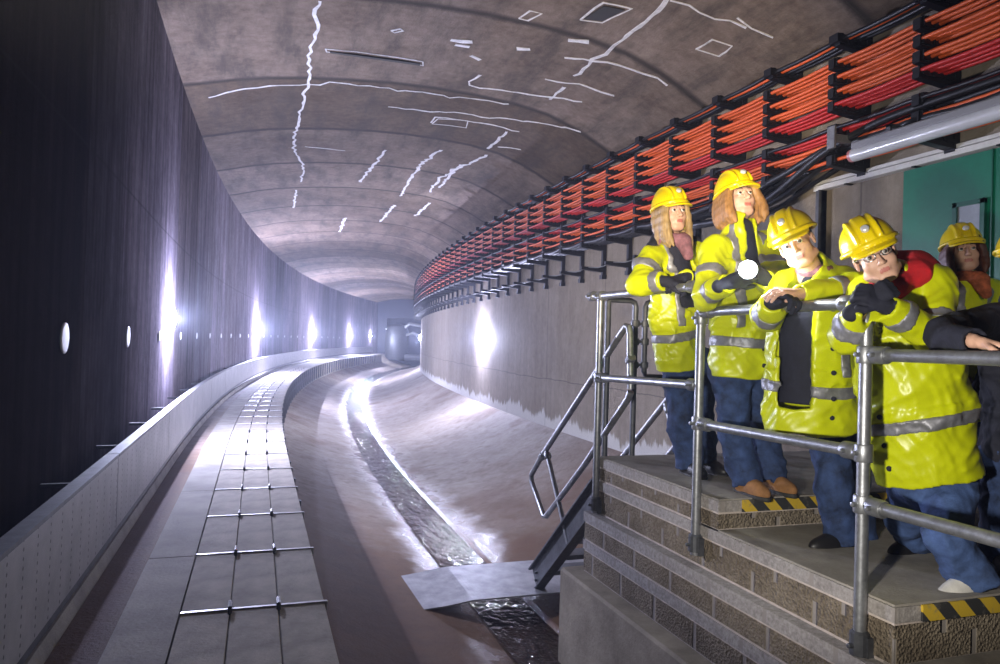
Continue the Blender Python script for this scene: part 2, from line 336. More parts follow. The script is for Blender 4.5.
# end of the tunnel: bulkhead wall with a deep beam and a doorway
b_=MB(); u=UEND-1.5
def xs(u,v0,v1,z0,z1,du,m=0,b=None):
    b=b or b_; a=heading(u); t=np.array([math.sin(a),math.cos(a),0]); n=np.array([math.cos(a),-math.sin(a),0]); c=np.array(T(u,(v0+v1)/2,(z0+z1)/2))
    return b.obox(c,n*(v1-v0)/2,t*du/2,np.array([0,0,(z1-z0)/2]),m)
M['endw']=plain('dark_bulkhead_paint',(.009,.011,.028),.6,noise=.3,nscale=2)
xs(u+1.2,-1.1,5.2,-2.4,3.5,.3); o=b_.build('wall_end',M['endw']); struct(o)
b_=MB(); xs(u-.2,-1.0,5.0,1.75,3.4,.8); o=b_.build('trim_1',M['endw']); struct(o)
b_=MB(); xs(u-.1,-.99,-.2,-1.35,1.75,.5); o=b_.build('trim_2',M['endw']); struct(o)
# ------------------------------------------------------------------ chalk marks that follow the ceiling
def on_ceiling(px,py):
    r=ray(px,py); r=r/np.linalg.norm(r); lo,hi=.5,90.
    def g(t): u,v=uv_of(r*t); return r[2]*t-(zceil(v)-.006)
    for _ in range(50):
        mid=(lo+hi)/2
        if g(mid)<0: lo=mid
        else: hi=mid
    return r*lo
def chalk(pts,w=.022,jit=.018,closed=False):
    b=MB(); q=[on_ceiling(*p) for p in pts]
    if closed: q.append(q[0])
    d=[q[0]]
    for a,c in zip(q[:-1],q[1:]):
        n=max(1,int(np.linalg.norm(c-a)/.12))
        for k in range(1,n+1): d.append(a+(c-a)*k/n)
    d=[p+np.array([rng.normal()*jit,rng.normal()*jit,0]) for p in d]
    for p in d:
        u_,v_=uv_of(p); p[2]=zceil(v_)-.006
    vs=[]; 
    for i,p in enumerate(d):
        t=d[min(i+1,len(d)-1)]-d[max(i-1,0)]; t/=np.linalg.norm(t)+1e-9; n=np.array([-t[1],t[0],0]); n/=np.linalg.norm(n)+1e-9; ww=w*(.6+.8*rng.random())/2
        vs+= [p+n*ww,p-n*ww,p-n*ww+np.array([0,0,.012]),p+n*ww+np.array([0,0,.012])]
    fs=[]
    for i in range(len(d)-1):
        for k in range(4): fs.append((4*i+k,4*i+(k+1)%4,4*i+4+(k+1)%4,4*i+4+k))
    b.add(vs,fs); b.build('chalk_line',M['chalk'],parent=ceil)
for pts,w in [([(320,0),(313,15),(317,30),(311,48),(310,68),(308,85),(303,100),(301,112),(296,130),(293,148),(300,160),(304,172),(300,182)],.026),
  ([(296,190),(294,208)],.03),([(208,98),(235,91),(270,86),(318,85),(330,82),(380,88),(450,97),(490,101),(512,105)],.02),
  ([(668,0),(645,22),(622,40),(605,55),(593,60),(585,70),(577,77)],.03),([(563,57),(593,61),(620,67),(645,75),(668,84)],.024),
  ([(672,2),(700,13),(745,28)],.022),([(740,20),(772,37)],.02),([(478,75),(468,85),(480,88),(530,95),(555,98),(582,103)],.022),([(565,87),(552,100)],.028),
  ([(545,80),(580,85),(612,96)],.022),([(388,107),(430,112),(455,113),(490,118),(530,122),(560,128),(578,131)],.022),
  ([(432,123),(437,117),(466,121),(520,132)],.02),([(506,132),(488,149)],.034),([(487,155),(470,163),(452,172),(440,188)],.04),([(441,150),(420,165),(410,180),(400,196)],.04),
  ([(462,165),(440,178),(430,192)],.04),([(385,150),(372,168),(360,182)],.04),([(395,205),(380,222)],.05),([(430,203),(415,216)],.05),([(345,218),(340,232)],.05),
  ([(470,57),(480,59)],.05),([(498,147),(520,150)],.02),([(452,40),(472,43)],.06),([(455,45),(468,46)],.05),([(568,40),(590,43)],.05),([(518,49),(530,50)],.06),([(304,147),(343,151)],.018)]: chalk(pts,w*1.35)
for q,w in [([(580,20),(603,3),(632,9),(602,23)],.022),([(519,19),(530,11),(542,14),(528,21)],.02),([(697,50),(712,40),(733,47),(719,57)],.02),([(325,49),(327,52),(423,66),(423,62)],.016),([(391,31),(400,29),(404,31),(395,33)],.02),([(432,124),(438,119),(468,121),(466,128)],.016)]: chalk(q,w,.003,True)
for q in ([(584,19),(604,6),(625,10),(602,21)],[(330,51.5),(330,53),(420,65.5),(420,63.5)]):
    b=MB(); k=[on_ceiling(*p)-np.array([0,0,.004]) for p in q]; b.add(k+[p+np.array([0,0,.02]) for p in k],[(0,1,2,3),(7,6,5,4)]+[(i,(i+1)%4,4+(i+1)%4,4+i) for i in range(4)]); b.build('inset_panel',M['patch'],parent=ceil)
# ------------------------------------------------------------------ raised walkway
UW=list(np.arange(-4,9,1.0))+list(np.arange(9,61.5,1.5))
o=MB().sweep([(.32,-1.335),(.32,-2.2),(.1,-2.2),(-.55,-1.75),(-.55,-1.335)][::-1],UW).build('trim_3',M['strip']); struct(o)
b=MB()
for k in range(0,64,2):                                  # cast kerb strip, two-bay lengths with open joints
    u0=-2.9+.93*k
    if u0>59: break
    b.sweep([(-.55,-1.34),(-.305,-1.34),(-.305,-1.298),(-.55,-1.298)],list(np.linspace(u0+.006,u0+1.854,3)))
o=b.build('trim_4',M['strip']); struct(o)
ROW0,ROWL=3.62,.93
rows=[ROW0+ROWL*k for k in range(-5,44)]
for k,u in enumerate(rows):
    for c in range(3):
        v0=-.3+.217*c; b=MB(); q=rng.random()*.006
        um=u+ROWL/2; b.bbox((v0+.002,u+.013,-1.336),(v0+.2155,u+ROWL-.013,-1.3+q*.6),.005)
        if um>U0-.3: b.v=[T(p[1],p[0],p[2]) for p in b.v]
        o=b.build('cover_slab',M['slab'],org=T(um,v0+.1085,-1.32))
        tag(o,'rectangular pale concrete cover slab in three-wide run along raised walkway','slab','cover slabs of the walkway')
    if k<34:
        b=MB(); b.bbox((-.3,u-.012,-1.336),(.365,u+.012,-1.292),.004)
        if u>U0: b.v=[T(p[1],p[0],p[2]) for p in b.v]
        bar=b.build('joint_bar',M['steel_bar'],org=T(u,.03,-1.31)); tag(bar,'thin steel bar across joint between rows of walkway cover slabs','bar','steel joint bars of the walkway')
        for v in (-.083,.134):
            t=MB(); t.tube([T(u-.05,v,-1.305),T(u-.04,v,-1.275),T(u+.035,v,-1.275),T(u+.05,v,-1.305)],.011,6); t.build('lifting_lug',M['black'],parent=bar)
for u in np.arange(6,58,.93):                            # ribs on the channel-side face
    b=MB(); b.obox(T(u,.345,-1.6),(.025*math.cos(heading(u)),-.025*math.sin(heading(u)),0),(.03*math.sin(heading(u)),.03*math.cos(heading(u)),0),(0,0,.28))
    o=b.build('side_rib',M['steel_dark'],org=T(u,.345,-1.6)); tag(o,'dark upright rib on the channel side of the raised walkway','rib','ribs along the walkway side')
# cable trunking along the left wall
tr=empty('cable_trunking',T(0,-.85,-1.24),'long pale riveted metal trunking curving along the foot of left wall','trunking')
for a in np.arange(-3,60,2.6):
    us=np.linspace(a+.008,min(a+2.592,61.5),6)
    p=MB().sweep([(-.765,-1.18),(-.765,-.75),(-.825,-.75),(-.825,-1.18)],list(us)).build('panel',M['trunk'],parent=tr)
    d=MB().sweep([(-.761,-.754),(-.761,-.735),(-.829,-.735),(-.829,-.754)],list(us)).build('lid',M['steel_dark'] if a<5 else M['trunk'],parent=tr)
MB().sweep([(-.775,-1.23),(-.775,-1.18),(-.84,-1.18),(-.84,-1.23)],UW).build('bottom_rail',M['steel_dark'],parent=tr)
for u in np.arange(1.5,34,1.3):
    b=MB(); b.obox(T(u,-.91,-.78),(.085,0,0),(0,.014,0),(0,0,.01)); b.build('wall_bracket',M['black'],parent=tr)
o=MB().sweep([(-.8,-1.36),(-.78,-1.36),(-.8,-1.29),(-.995,-1.29),(-.995,-1.36)],UW).build('baseboard_left',M['strip']); struct(o)
# stream in the bottom of the invert
b=MB(); us=np.arange(-3,62,.35)
b.sweep([(1.93,-2.47),(2.47,-2.47),(2.455,-2.432),(1.945,-2.432)],list(us))
o=b.build('water',M['water']); tag(o,'shallow stream of dark water running down the middle of the floor','water',kind='stuff')
# ------------------------------------------------------------------ block platform with three levels
b=MB(); VW=2.47; VR=4.995
S,Rr,Mo=0,1,2
def course(v0,u0,u1,z0,z1,m,out=0.): b.box((v0-out,u0-out,z1),(VR,u1+out,z0),m)
def courses(v0,u0,u1,lst):
    for (z0,z1,m) in lst:
        course(v0,u0,u1,z0-.007,z1+.007,m,.007 if m==S else 0.)
        b.box((v0+.004,u0+.004,z1-.012),(VR-.004,u1-.004,z1+.0071),Mo)
courses(VW,3.43,4.95,[(-.85,-.925,S),(-.925,-1.02,Rr)])
b.box((VW+.004,3.434,-.86),(VR-.004,4.946,-.848),3)
courses(VW,2.25,4.95,[(-1.02,-1.095,S),(-1.095,-1.265,Rr)])
b.box((VW+.004,2.254,-1.03),(VR-.004,3.6,-1.018),3)
courses(2.405,-3.,5.0,[(-1.265,-1.35,S),(-1.35,-1.48,Rr),(-1.48,-1.56,S),(-1.56,-1.72,Rr)])
b.box((2.47,-3,-1.275),(VR,2.3,-1.262),3)
o=b.build('platform',[M['capc'],M['rough'],M['mortar'],M['deck']]); struct(o)
b=MB(); b.box((3.72,1.2,-1.265),(4.99,3.44,-.93),1); b.box((3.712,1.192,-.93),(4.99,3.44,-.85),0); o=b.build('door_landing',[M['capc'],M['rough']]); struct(o)
b=MB(); b.bbox((2.26,-3,-2.6),(4.9,5.12,-1.72),.02); o=b.build('plinth',M['plinth']); struct(o)
o=MB().box((2.62,3.412,-.92),(3.7,3.4225,-.853)).build('hazard_strip',M['stripe'],org=(3.2,3.417,-.886)); tag(o,'yellow and black hazard strip on the edge of upper step, under tan boots','hazard strip')
o=MB().box((2.60,2.232,-1.09),(3.7,2.2425,-1.023)).build('hazard_strip',M['stripe'],org=(3.2,2.237,-1.056)); tag(o,'yellow and black hazard strip on the edge of lower step, under white trainer','hazard strip')
# ------------------------------------------------------------------ guard rails
TR=.0265
def clamp(b,p,axis,r=.038,h=.075,m=0):
    p=np.array(p,float); a=np.array(axis,float); a/=np.linalg.norm(a)
    b.lathe(p-a*h/2,a,[(0,TR),(0,r*.92),(.006,r),(h-.006,r),(h,r*.92),(h,TR)],14,m)
def bolt(b,p,axis): b.lathe(p,axis,[(0,.011),(.022,.011),(.024,.006)],6)
def guard(name,label,posts,rails,parts=None):
    p0=posts[0]; t=empty(name,p0[1],label,'guard rail')
    for (top,bot,base) in posts:
        q=MB(); q.tube([bot,top],TR,14); po=q.build('post',M['steel'],parent=t); smooth_angle(po)
        if base:
            k=MB(); bb=np.array(bot,float); k.lathe(bb+np.array([0,0,.02]),(0,0,1),[(0,.028),(0,.04),(.09,.04),(.1,.03)],14); k.obox(bb+np.array([.03,0,.05]),(.03,0,0),(0,.045,0),(0,0,.05)); bolt(k,bb+np.array([-.038,0,.06]),(-1,0,0)); k.build('base_socket',M['steel_dark'],parent=po)
    for pts,cl in rails:
        q=MB(); q.tube(pts,TR,14); ra=q.build('rail',M['steel'],parent=t); smooth_angle(ra)
        for (p,ax,nrm) in cl:
            k=MB(); clamp(k,p,ax); bolt(k,np.array(p)+np.array(nrm)*.036,nrm); smooth_angle(k.build('clamp',M['steel'],parent=ra))
    return t
VP=2.44
A0,B0,C0=4.9,3.6,2.395
Zx=(0,0,1); Lx=(-1,0,0)
guard('guard_rail','galvanised tube guard rail of uppermost platform, fair-haired woman leans on it',
  [((VP,A0,.345),(VP,A0,-1.262),True)],
  [([(VP,5.1,.37),(VP,A0,.365),(VP,3.66,.36)],[((VP,A0,.365),(0,1,0),Lx),((VP,5.04,.37),(0,1,0),Lx),((VP,3.69,.36),(0,1,0),Lx)]),
   ([(VP,A0+.06,-.25),(VP,B0,-.22)],[((VP,A0,-.25),Zx,Lx),((VP,A0-.05,-.248),(0,1,0),Lx),((VP,B0+.06,-.221),(0,1,0),Lx)])])
def arc(c,a,b_,r,n=6):                                    # quarter elbow from direction a to direction b
    c,a,b_=map(lambda q:np.array(q,float),(c,a,b_))
    return [c+r*(-b_*math.cos(t)+a*0 - 0*a)+r*(a*math.sin(t)) for t in np.linspace(0,PI/2,n)]
guard('guard_rail','galvanised tube guard rail of middle step, boy with open jacket leans on it',
  [((VP,B0,.215),(VP,B0,-1.2),True)],
  [([(VP,B0+.005,.205),(VP,C0+.09,.21),(VP,C0+.04,.2),(VP,C0+.012,.175),(VP,C0,.13),(VP,C0,.09)],[((VP,B0,.17),Zx,Lx),((VP,B0-.06,.205),(0,1,0),Lx),((VP,C0+.1,.21),(0,1,0),Lx)]),
   ([(VP,B0-.02,-.44),(VP,C0+.02,-.425)],[((VP,B0,-.44),Zx,Lx),((VP,B0-.07,-.44),(0,1,0),Lx),((VP,C0+.07,-.425),(0,1,0),Lx)])])
guard('guard_rail','galvanised tube guard rail with nearest post, beside person in red hood',
  [((VP,C0,.1),(VP,C0,-1.29),True)],
  [([(VP,C0-.02,-.01),(VP,.4,-.005)],[((VP,C0,-.01),Zx,Lx),((VP,C0-.075,-.01),(0,1,0),Lx)]),
   ([(VP,C0-.02,-.64),(VP,.4,-.62)],[((VP,C0,-.425),Zx,Lx),((VP,C0,-.64),Zx,Lx),((VP,C0-.075,-.64),(0,1,0),Lx)])])
# two pipe gate frames at the head of the access stair
def frame(label,pts,coup):
    g=empty('pipe_barrier',pts[0],label,'barrier')
    b=MB(); b.tube(pts,.022,12); f=b.build('pipe',M['steel_dark'],parent=g); smooth_angle(f)
    for p in coup: k=MB(); clamp(k,p,Zx,.034,.05); k.build('coupler',M['steel_dark'],parent=g)
UG=4.95
frame('grey pipe gate frame beside the corner post at head of access stair',[(2.53,UG,-1.0),(2.53,UG,.33),(2.55,UG,.345),(2.72,UG,.345),(2.755,UG,.33),(2.765,UG,.30),(2.765,UG,-.9)],[(2.765,UG,.17),(2.765,UG,.03),(2.765,UG,-.15)])
frame('grey pipe gate frame behind the fair-haired woman at head of access stair',[(3.4,UG,.345),(2.9,UG,.345),(2.865,UG,.33),(2.85,UG,.30),(2.85,UG,-.2),(2.87,UG,-.24),(3.4,UG,-.25)],[(2.85,UG,.17),(2.85,UG,.03),(2.85,UG,-.15)])
for z,nm in ((.17,'topmost'),(.03,'middle'),(-.15,'lowest')):
    o=MB().tube([(2.765,UG,z),(2.85,UG,z)],.013,8).build('gate_link',M['steel_dark'],org=(2.8,UG,z)); tag(o,nm+' of three short links joining the two pipe gate frames','clamp')
# access stair down to the plate
VS=2.53
st=empty('access_stair',(2.9,6.2,-2.28),'steel access stair with handrails leading from platform down to chequer plate','stair')
def stringer(v):
    b=MB(); a=np.array([v,5.0,-1.12]); c=np.array([v,6.28,-2.21]); t=(c-a)/np.linalg.norm(c-a); n=np.cross([1,0,0],t)
    m=(a+c)/2; Lh=np.linalg.norm(c-a)/2; b.obox(m,(.008,0,0),t*Lh,n*.1); b.obox(m+n*.1,(.05,0,0),t*Lh,n*.007); b.obox(m-n*.1,(.05,0,0),t*Lh,n*.007)
    bolt(b,c-t*.08+np.array([-.01,0,.03]),(-1,0,0)); bolt(b,c-t*.08+np.array([-.01,0,-.04]),(-1,0,0))
    return b.build('stringer',M['steel_dark'],parent=st)
stringer(VS); stringer(3.2)
for k in range(5):
    f=(k+.6)/5.2; b=MB(); y=5.0+1.28*f; z=-1.12-1.09*f; b.bbox((VS+.01,y-.1,z-.02),(3.19,y+.1,z+.02),.004); b.build('tread',M['steel_dark'],parent=st)
def srail(v,pts,r=.0245):
    b=MB(); b.tube([(v,*q) for q in pts],r,12); h=b.build('handrail',M['steel'],parent=st); smooth_angle(h)
srail(VS,[(4.57,-.31),(4.60,.08),(4.62,.13),(4.66,.14),(4.72,.10),(5.1,-.2),(6.23,-1.07),(6.46,-1.27),(6.45,-1.33),(6.12,-1.585),(6.06,-1.57),(5.3,-.98),(4.60,-.38),(4.57,-.33)])
srail(3.2,[(4.7,-.06),(5.1,-.386),(5.84,-.978),(6.4,-1.42)]); srail(3.2,[(4.8,-.62),(5.16,-.914),(6.2,-1.74)])
for v,q in ((VS,[(6.12,-.96),(5.56,-1.68)]),(3.2,[(6.1,-1.15),(5.6,-1.7)]),(3.2,[(5.2,-.45),(4.98,-.85)])):
    b=MB(); b.tube([(v,*p) for p in q],.022,12); clamp(b,(v,q[0][0]-.05,q[0][1]-.065),(0,-.62,-.78),.034,.05); smooth_angle(b.build('newel',M['steel'],parent=st))
k=MB()
for q in ((4.585,-.1),(6.2,-1.05)): clamp(k,(VS,*q),(0,.75,-.6),.034,.06)
k.build('clamp',M['steel'],parent=st)
# chequer plate bridging the stream
b=MB(); vs=[];  xs_=[1.36,1.62,1.85,2.4,3.3]; zs=[-2.33,-2.30,-2.27,-2.27,-2.27]
for x,z in zip(xs_,zs):
    f=6.07 if x<1.6 else 6.03
    vs+=[(x,f,z),(x,6.95,z+.01),(x,6.95,z+.022),(x,f,z+.012)]
fs=[(3,2,1,0),(16,17,18,19)]
for i in range(4):
    for k in range(4): fs.append((4*i+k,4*i+(k+1)%4,4*i+4+(k+1)%4,4*i+4+k))
o=b.add(vs,fs).build('chequer_plate',M['chequer'],org=(2.3,6.5,-2.27)); tag(o,'bent grey chequer plate bridging the stream at foot of access stair','plate')
# ------------------------------------------------------------------ cable racks on the right wall
TIERS=[2.65,2.44,2.31,2.19,2.075,1.87,1.74,1.61,1.49,1.16]
def make_rack(short=False):
    r=empty('cable_rack',(4.99,0,0),'black steel cable rack with ten arms on right wall','cable rack','cable racks along the right wall')
    b=MB(); zb=1.55 if short else 1.02; b.box((4.93,-.03,zb),(4.985,.03,2.76)); b.box((4.915,-.045,zb-.02),(4.99,.045,zb+.04)); b.build('upright',M['black'],parent=r)
    for i,z in enumerate(TIERS[:8] if short else TIERS):
        b=MB(); L_=.36 if i>0 else .3
        b.add([(4.94,-.04,z-.06),(4.94,.04,z-.06),(4.94,.04,z+.012),(4.94,-.04,z+.012),(4.94-L_,-.03,z-.03),(4.94-L_,.03,z-.03),(4.94-L_,.03,z+.012),(4.94-L_,-.03,z+.012)],[(0,1,2,3),(7,6,5,4),(0,4,5,1),(1,5,6,2),(2,6,7,3),(3,7,4,0)])
        if i<9:
            b.box((4.94-L_-.012,-.03,z-.03),(4.94-L_+.004,.03,z+.055))
            for k in range(9): b.box((4.585+.036*k,-.05+.004*(k%3),z-.012-.004*(k%2)),(4.617+.036*k,.05,z+.06+.006*(k%2)))   # cable cleats
        b.build('arm',M['black'],parent=r)
    return r
rk=make_rack(); rks=make_rack(True); rks['label']='black steel cable rack with eight arms on right wall near the green door'; rks['group']='short cable racks near the green door'; fst={0:True,1:True}
stations=[5.77+.845*k for k in range(-8,47)]
for i,u in enumerate(stations):
    src=rks if u<6.3 else rk; kids=list(src.children); kk=1 if u<6.3 else 0
    if fst[kk]: r=src; fst[kk]=False
    else:
        r=src.copy(); C.objects.link(r)
        for ch in kids:
            c=ch.copy(); C.objects.link(c); c.parent=r
    a=heading(u); r.rotation_euler=(0,0,-a); p=np.array(T(u,4.99,0)); r.location=(p[0],p[1],0)
def cable(v,z,r,mat,label,grp,seed,sag=.014,u1=45.3,u_=-3.0,rise=0.):
    q=random.Random(seed); ph=q.random()*6; pts=[]
    u=u_
    while u<u1:
        fr=((u-5.77)/.845)%1; w_=1-min(max((u-4.9)/1.3,0),1); s=sag*math.sin(PI*fr)-rise*w_*w_*(3-2*w_); pts.append(T(u,v+.006*math.sin(u*.9+ph)+.003*math.sin(u*2.3+ph*2),z-s+.003*math.sin(u*1.7+ph))); u+=.845/4
    o=MB().tube(pts,r,7,cap=True).build('cable',mat,smooth=True); o.data.polygons.foreach_set('use_smooth',[True]*len(o.data.polygons)); tag(o,label,'cable',grp)
TN=['topmost','second','third','fourth','fifth','sixth','seventh','eighth','ninth']
def tier(i,spec,r=.0165):
    z=TIERS[i]+.03
    for c,(v,mt,nm) in enumerate(spec):
        cable(v,z+(.012 if c%2 else 0),r,M[mt],f'{nm} cable lying on the {TN[i]} tier of right wall racks from the ceiling',f'{nm} cables on the {TN[i]} tier',i*40+c)
tier(0,[(4.66,'blackrub','black'),(4.72,'orange','orange'),(4.78,'blackrub','black'),(4.84,'blackrub','black')],.02)
tier(1,[(4.60+.036*k,'orange','orange') for k in range(9)])
tier(2,[(4.60+.036*k,'orange','orange') for k in range(7)]+[(4.87,'blackrub','black')])
tier(3,[(4.60+.036*k,'orange','orange') for k in range(6)]+[(4.82+.034*k,'grey_c','grey') for k in range(3)])
tier(4,[(4.60+.036*k,'red','crimson') for k in range(8)])
tier(5,[(4.60,'blackrub','black')]+[(4.64+.036*k,'red','crimson') for k in range(7)])
tier(6,[(4.60+.036*k,'orange','orange') for k in range(8)])
tier(7,[(4.62,'orange','orange'),(4.68,'blackrub','black'),(4.73,'blackrub','black'),(4.8,'orange','orange')])
for c,v in enumerate((4.61,4.69,4.77,4.85)): cable(v,1.545,.033,M['blackrub'],'thick black cable on the lowest loaded tier of right wall racks','thick black cables on the lowest tier',900+c,.03,rise=.21)
cable(4.7,1.18,.007,M['grey_c'],'single thin wire strung along the lowest bare rack arms',None,950,.05,40,7.5)
# ------------------------------------------------------------------ right wall fittings near the steps
dr=empty('door_1',(4.97,3.95,-.85),'green steel door with narrow glazed panel in right wall','door'); del dr['category']; del dr['label']; struct(dr)
b=MB(); b.box((4.955,2.6,-.85),(4.995,4.52,1.485)); b.build('leaf',M['green'],parent=dr)
b=MB()
for (a,c) in (((4.925,3.80,-.02),(4.955,3.835,1.14)),((4.925,4.02,-.02),(4.955,4.055,1.14)),((4.925,3.8,1.105),(4.955,4.055,1.14)),((4.925,3.8,-.02),(4.955,4.055,.015))): b.box(a,c)
b.box((4.94,3.755,-.85),(4.958,3.765,1.485)); b.build('glazing_frame',M['green_edge'],parent=dr)
b=MB(); b.box((4.94,3.835,.015),(4.9548,4.02,1.105)); b.build('glass_panel',M['doorglass'],parent=dr)
cn=empty('conduit',(4.95,4.5,1.53),'white double trunking running level above the green door','trunking')
b=MB(); b.box((4.92,1.6,1.50),(4.995,5.49,1.545)); b.build('channel',M['white_metal'],parent=cn); b=MB(); b.box((4.93,1.6,1.555),(4.995,5.49,1.585)); b.build('channel',M['white_metal'],parent=cn)
for y in (2.3,3.0,3.7,4.4,5.1): b=MB(); b.box((4.915,y-.015,1.49),(4.995,y+.015,1.50)); b.build('clip',M['black'],parent=cn)
b=MB(); b.box((4.93,5.4,-.85),(4.995,5.47,1.5)); b.box((4.90,5.40,-.85),(4.995,5.41,1.5)); o=b.build('wall_channel',M['steel_dark'],org=(4.96,5.43,0)); tag(o,'dark upright steel channel on right wall below end of white trunking','channel')
lt=empty('tube_light',(4.45,3.9,1.62),'unlit grey fluorescent tube light hanging below the cable racks','light')
ya,yb=4.55,2.75
b=MB(); b.tube([(4.45,ya,1.565),(4.45,ya-.02,1.565),(4.45,yb,1.565)],[.03,.052,.052],14); smooth_angle(b.build('diffuser',M['tubeglass'],parent=lt))
b=MB(); b.bbox((4.40,yb,1.595),(4.50,ya-.03,1.655),.01); b.build('housing',M['lamp_body'],parent=lt)
b=MB(); b.tube([(4.45,ya+.01,1.565),(4.45,ya-.03,1.565)],.05,14); b.build('end_cap',plain('red_tinted_cap',(.55,.2,.22),.4),parent=lt)
for y in (4.2,3.3): b=MB(); b.box((4.44,y-.02,1.65),(4.46,y+.02,1.72)); b.box((4.44,y-.02,1.70),(4.96,y+.02,1.72)); b.build('hanger',M['steel_dark'],parent=lt)
b=MB(); b.box((4.40,4.70,1.72),(4.90,4.74,1.78)); b.box((4.39,4.68,1.66),(4.41,4.76,1.84)); o=b.build('angle_bracket',M['steel'],org=(4.65,4.72,1.75)); tag(o,'small galvanised angle bracket above end of tube light','bracket')
for i,(pts,r) in enumerate([([(4.75,7.2,1.42),(4.7,6.3,1.36),(4.6,5.6,1.48),(4.55,5.0,1.70),(4.6,4.4,1.84),(4.7,3.2,1.88),(4.75,1.5,1.9)],.032),([(4.85,7.4,1.42),(4.8,6.3,1.38),(4.75,5.6,1.5),(4.7,4.9,1.74),(4.75,4.2,1.84),(4.8,2.0,1.88)],.03),([(4.9,6.9,1.44),(4.95,6.1,1.40),(4.93,5.5,1.58),(4.9,4.6,1.80),(4.92,2.0,1.86)],.024)]):
    q=[]; P_=np.array(pts)
    tt=np.linspace(0,len(pts)-1,40)
    for t in tt: q.append([np.interp(t,range(len(pts)),P_[:,k]) for k in range(3)])
    q=np.array(q)
    for _ in range(3): q[1:-1]=(q[:-2]+2*q[1:-1]+q[2:])/4
    o=MB().tube(q,r,9).build('cable',M['blackrub'],smooth=True); tag(o,['thick black cable looping up past the angle bracket','thick black cable sagging under the racks above boy in open jacket','thinner black cable hugging the wall above white trunking'][i],'cable')
# reflector discs on the left wall
for u in [4.45,6.45]+[8.4+2.0*k for k in range(22)]:
    b=MB(); p=np.array(T(u,-.995,-.05)); a=heading(u); ax=np.array([math.cos(a),-math.sin(a),0]); k_=1 if u<7 else .6; b.lathe(p,ax,[(0,.085*k_),(.006,.085*k_),(.009,.075*k_),(.010,.02)],18); o=b.build('reflector_disc',M['white_metal'],org=p)
    tag(o,'round pale reflector disc fixed on left wall' if u>5 else 'round pale reflector disc on left wall, nearest to the camera','reflector','reflector discs in a row on left wall' if u>5 else None)
# ------------------------------------------------------------------ wall lamps
def lamp(u,v,z,label,E,r=.15):
    a=heading(u); n=np.array([math.cos(a),-math.sin(a),0])*(1 if v<0 else -1); p=np.array(T(u,v,z)); t=np.array([math.sin(a),math.cos(a),0])
    L_=empty('wall_lamp',p,label,'lamp')
    b=MB(); b.lathe(p,n,[(0,r*.9),(0,r*.95),(.008,r*.95),(.012,r*.85)],20); b.build('back_plate',M['white_metal'],parent=L_)
    b=MB(); b.lathe(p+n*.012,n,[(0,r*.9),(.03,r*.88),(.052,r*.66),(.066,r*.3),(.068,.01)],20); smooth_angle(b.build('glass_dome',M['lampglass'],parent=L_),80)
    b=MB()
    for q in (0,PI/2):
        d=math.cos(q)*t+math.sin(q)*np.array([0,0,1]); b.tube([p+n*.03+d*r,p+n*.06+d*r*.75,p+n*.088+d*r*.3,p+n*.088-d*r*.3,p+n*.06-d*r*.75,p+n*.03-d*r],.004,6)
    b.build('wire_guard',M['white_metal'],parent=L_)
    l=bpy.data.lights.new('lamp_glow','POINT'); l.energy=E; l.color=(.6,.63,1); l.shadow_soft_size=.02
    q=bpy.data.objects.new('lamp_glow',l); C.objects.link(q); q.parent=L_; q.location=tuple(n*.12)
LE=480
for u,lab in ((9.15,'glowing white wall lamp on left wall, nearest the camera'),(24.25,'glowing white wall lamp, second along the left wall'),(40.75,'glowing white wall lamp, third along the left wall'),(53.75,'glowing white wall lamp, fourth along the left wall'),(61.3,'glowing white wall lamp at far end of left wall')):
    lamp(u,-1.0,.16,lab,560 if u<12 else (2400 if u<60 else 350))
lamp(17.5,5.0,.05,'glowing white wall lamp on right wall below the cable racks',680)
lamp(38.0,5.0,.07,'glowing white wall lamp on far right wall where it bends away',620)
# plant at the far end
pu=empty('pump_unit',T(64.2,.8,-2.1),'dark steel pump tank with pipes at far end of tunnel','pump')
b=MB(); p=np.array(T(64.2,.7,0)); b.lathe(p+np.array([0,0,-1.9]),(0,0,1),[(0,.9),(.2,1.0),(2.6,1.0),(3.0,.8),(3.2,.3)],24); smooth_angle(b.build('tank',M['steel_dark'],parent=pu))
b=MB(); b.tube([T(64,1.3,.9),T(63.6,1.9,1.3),T(63.6,3.4,1.1),T(63.6,4.4,.4)],.16,10); b.tube([T(64,1.2,.2),T(63.6,2.2,.5),T(63.6,4.2,-.2)],.12,10); b.build('pipe',M['steel'],parent=pu)
b=MB(); b.tube([T(63.8,1.5,-1.6),T(63.8,3.9,-1.6)],.3,10); b.build('pump_body',M['steel_dark'],parent=pu)
b=MB(); b.obox(T(63.9,-.12,.55),(.1,0,0),(0,.04,0),(0,0,.28)); o=b.build('far_lamp',M['farlamp'],org=T(63.9,-.12,.55)); tag(o,'small upright white lamp on dark bulkhead at far end','lamp')
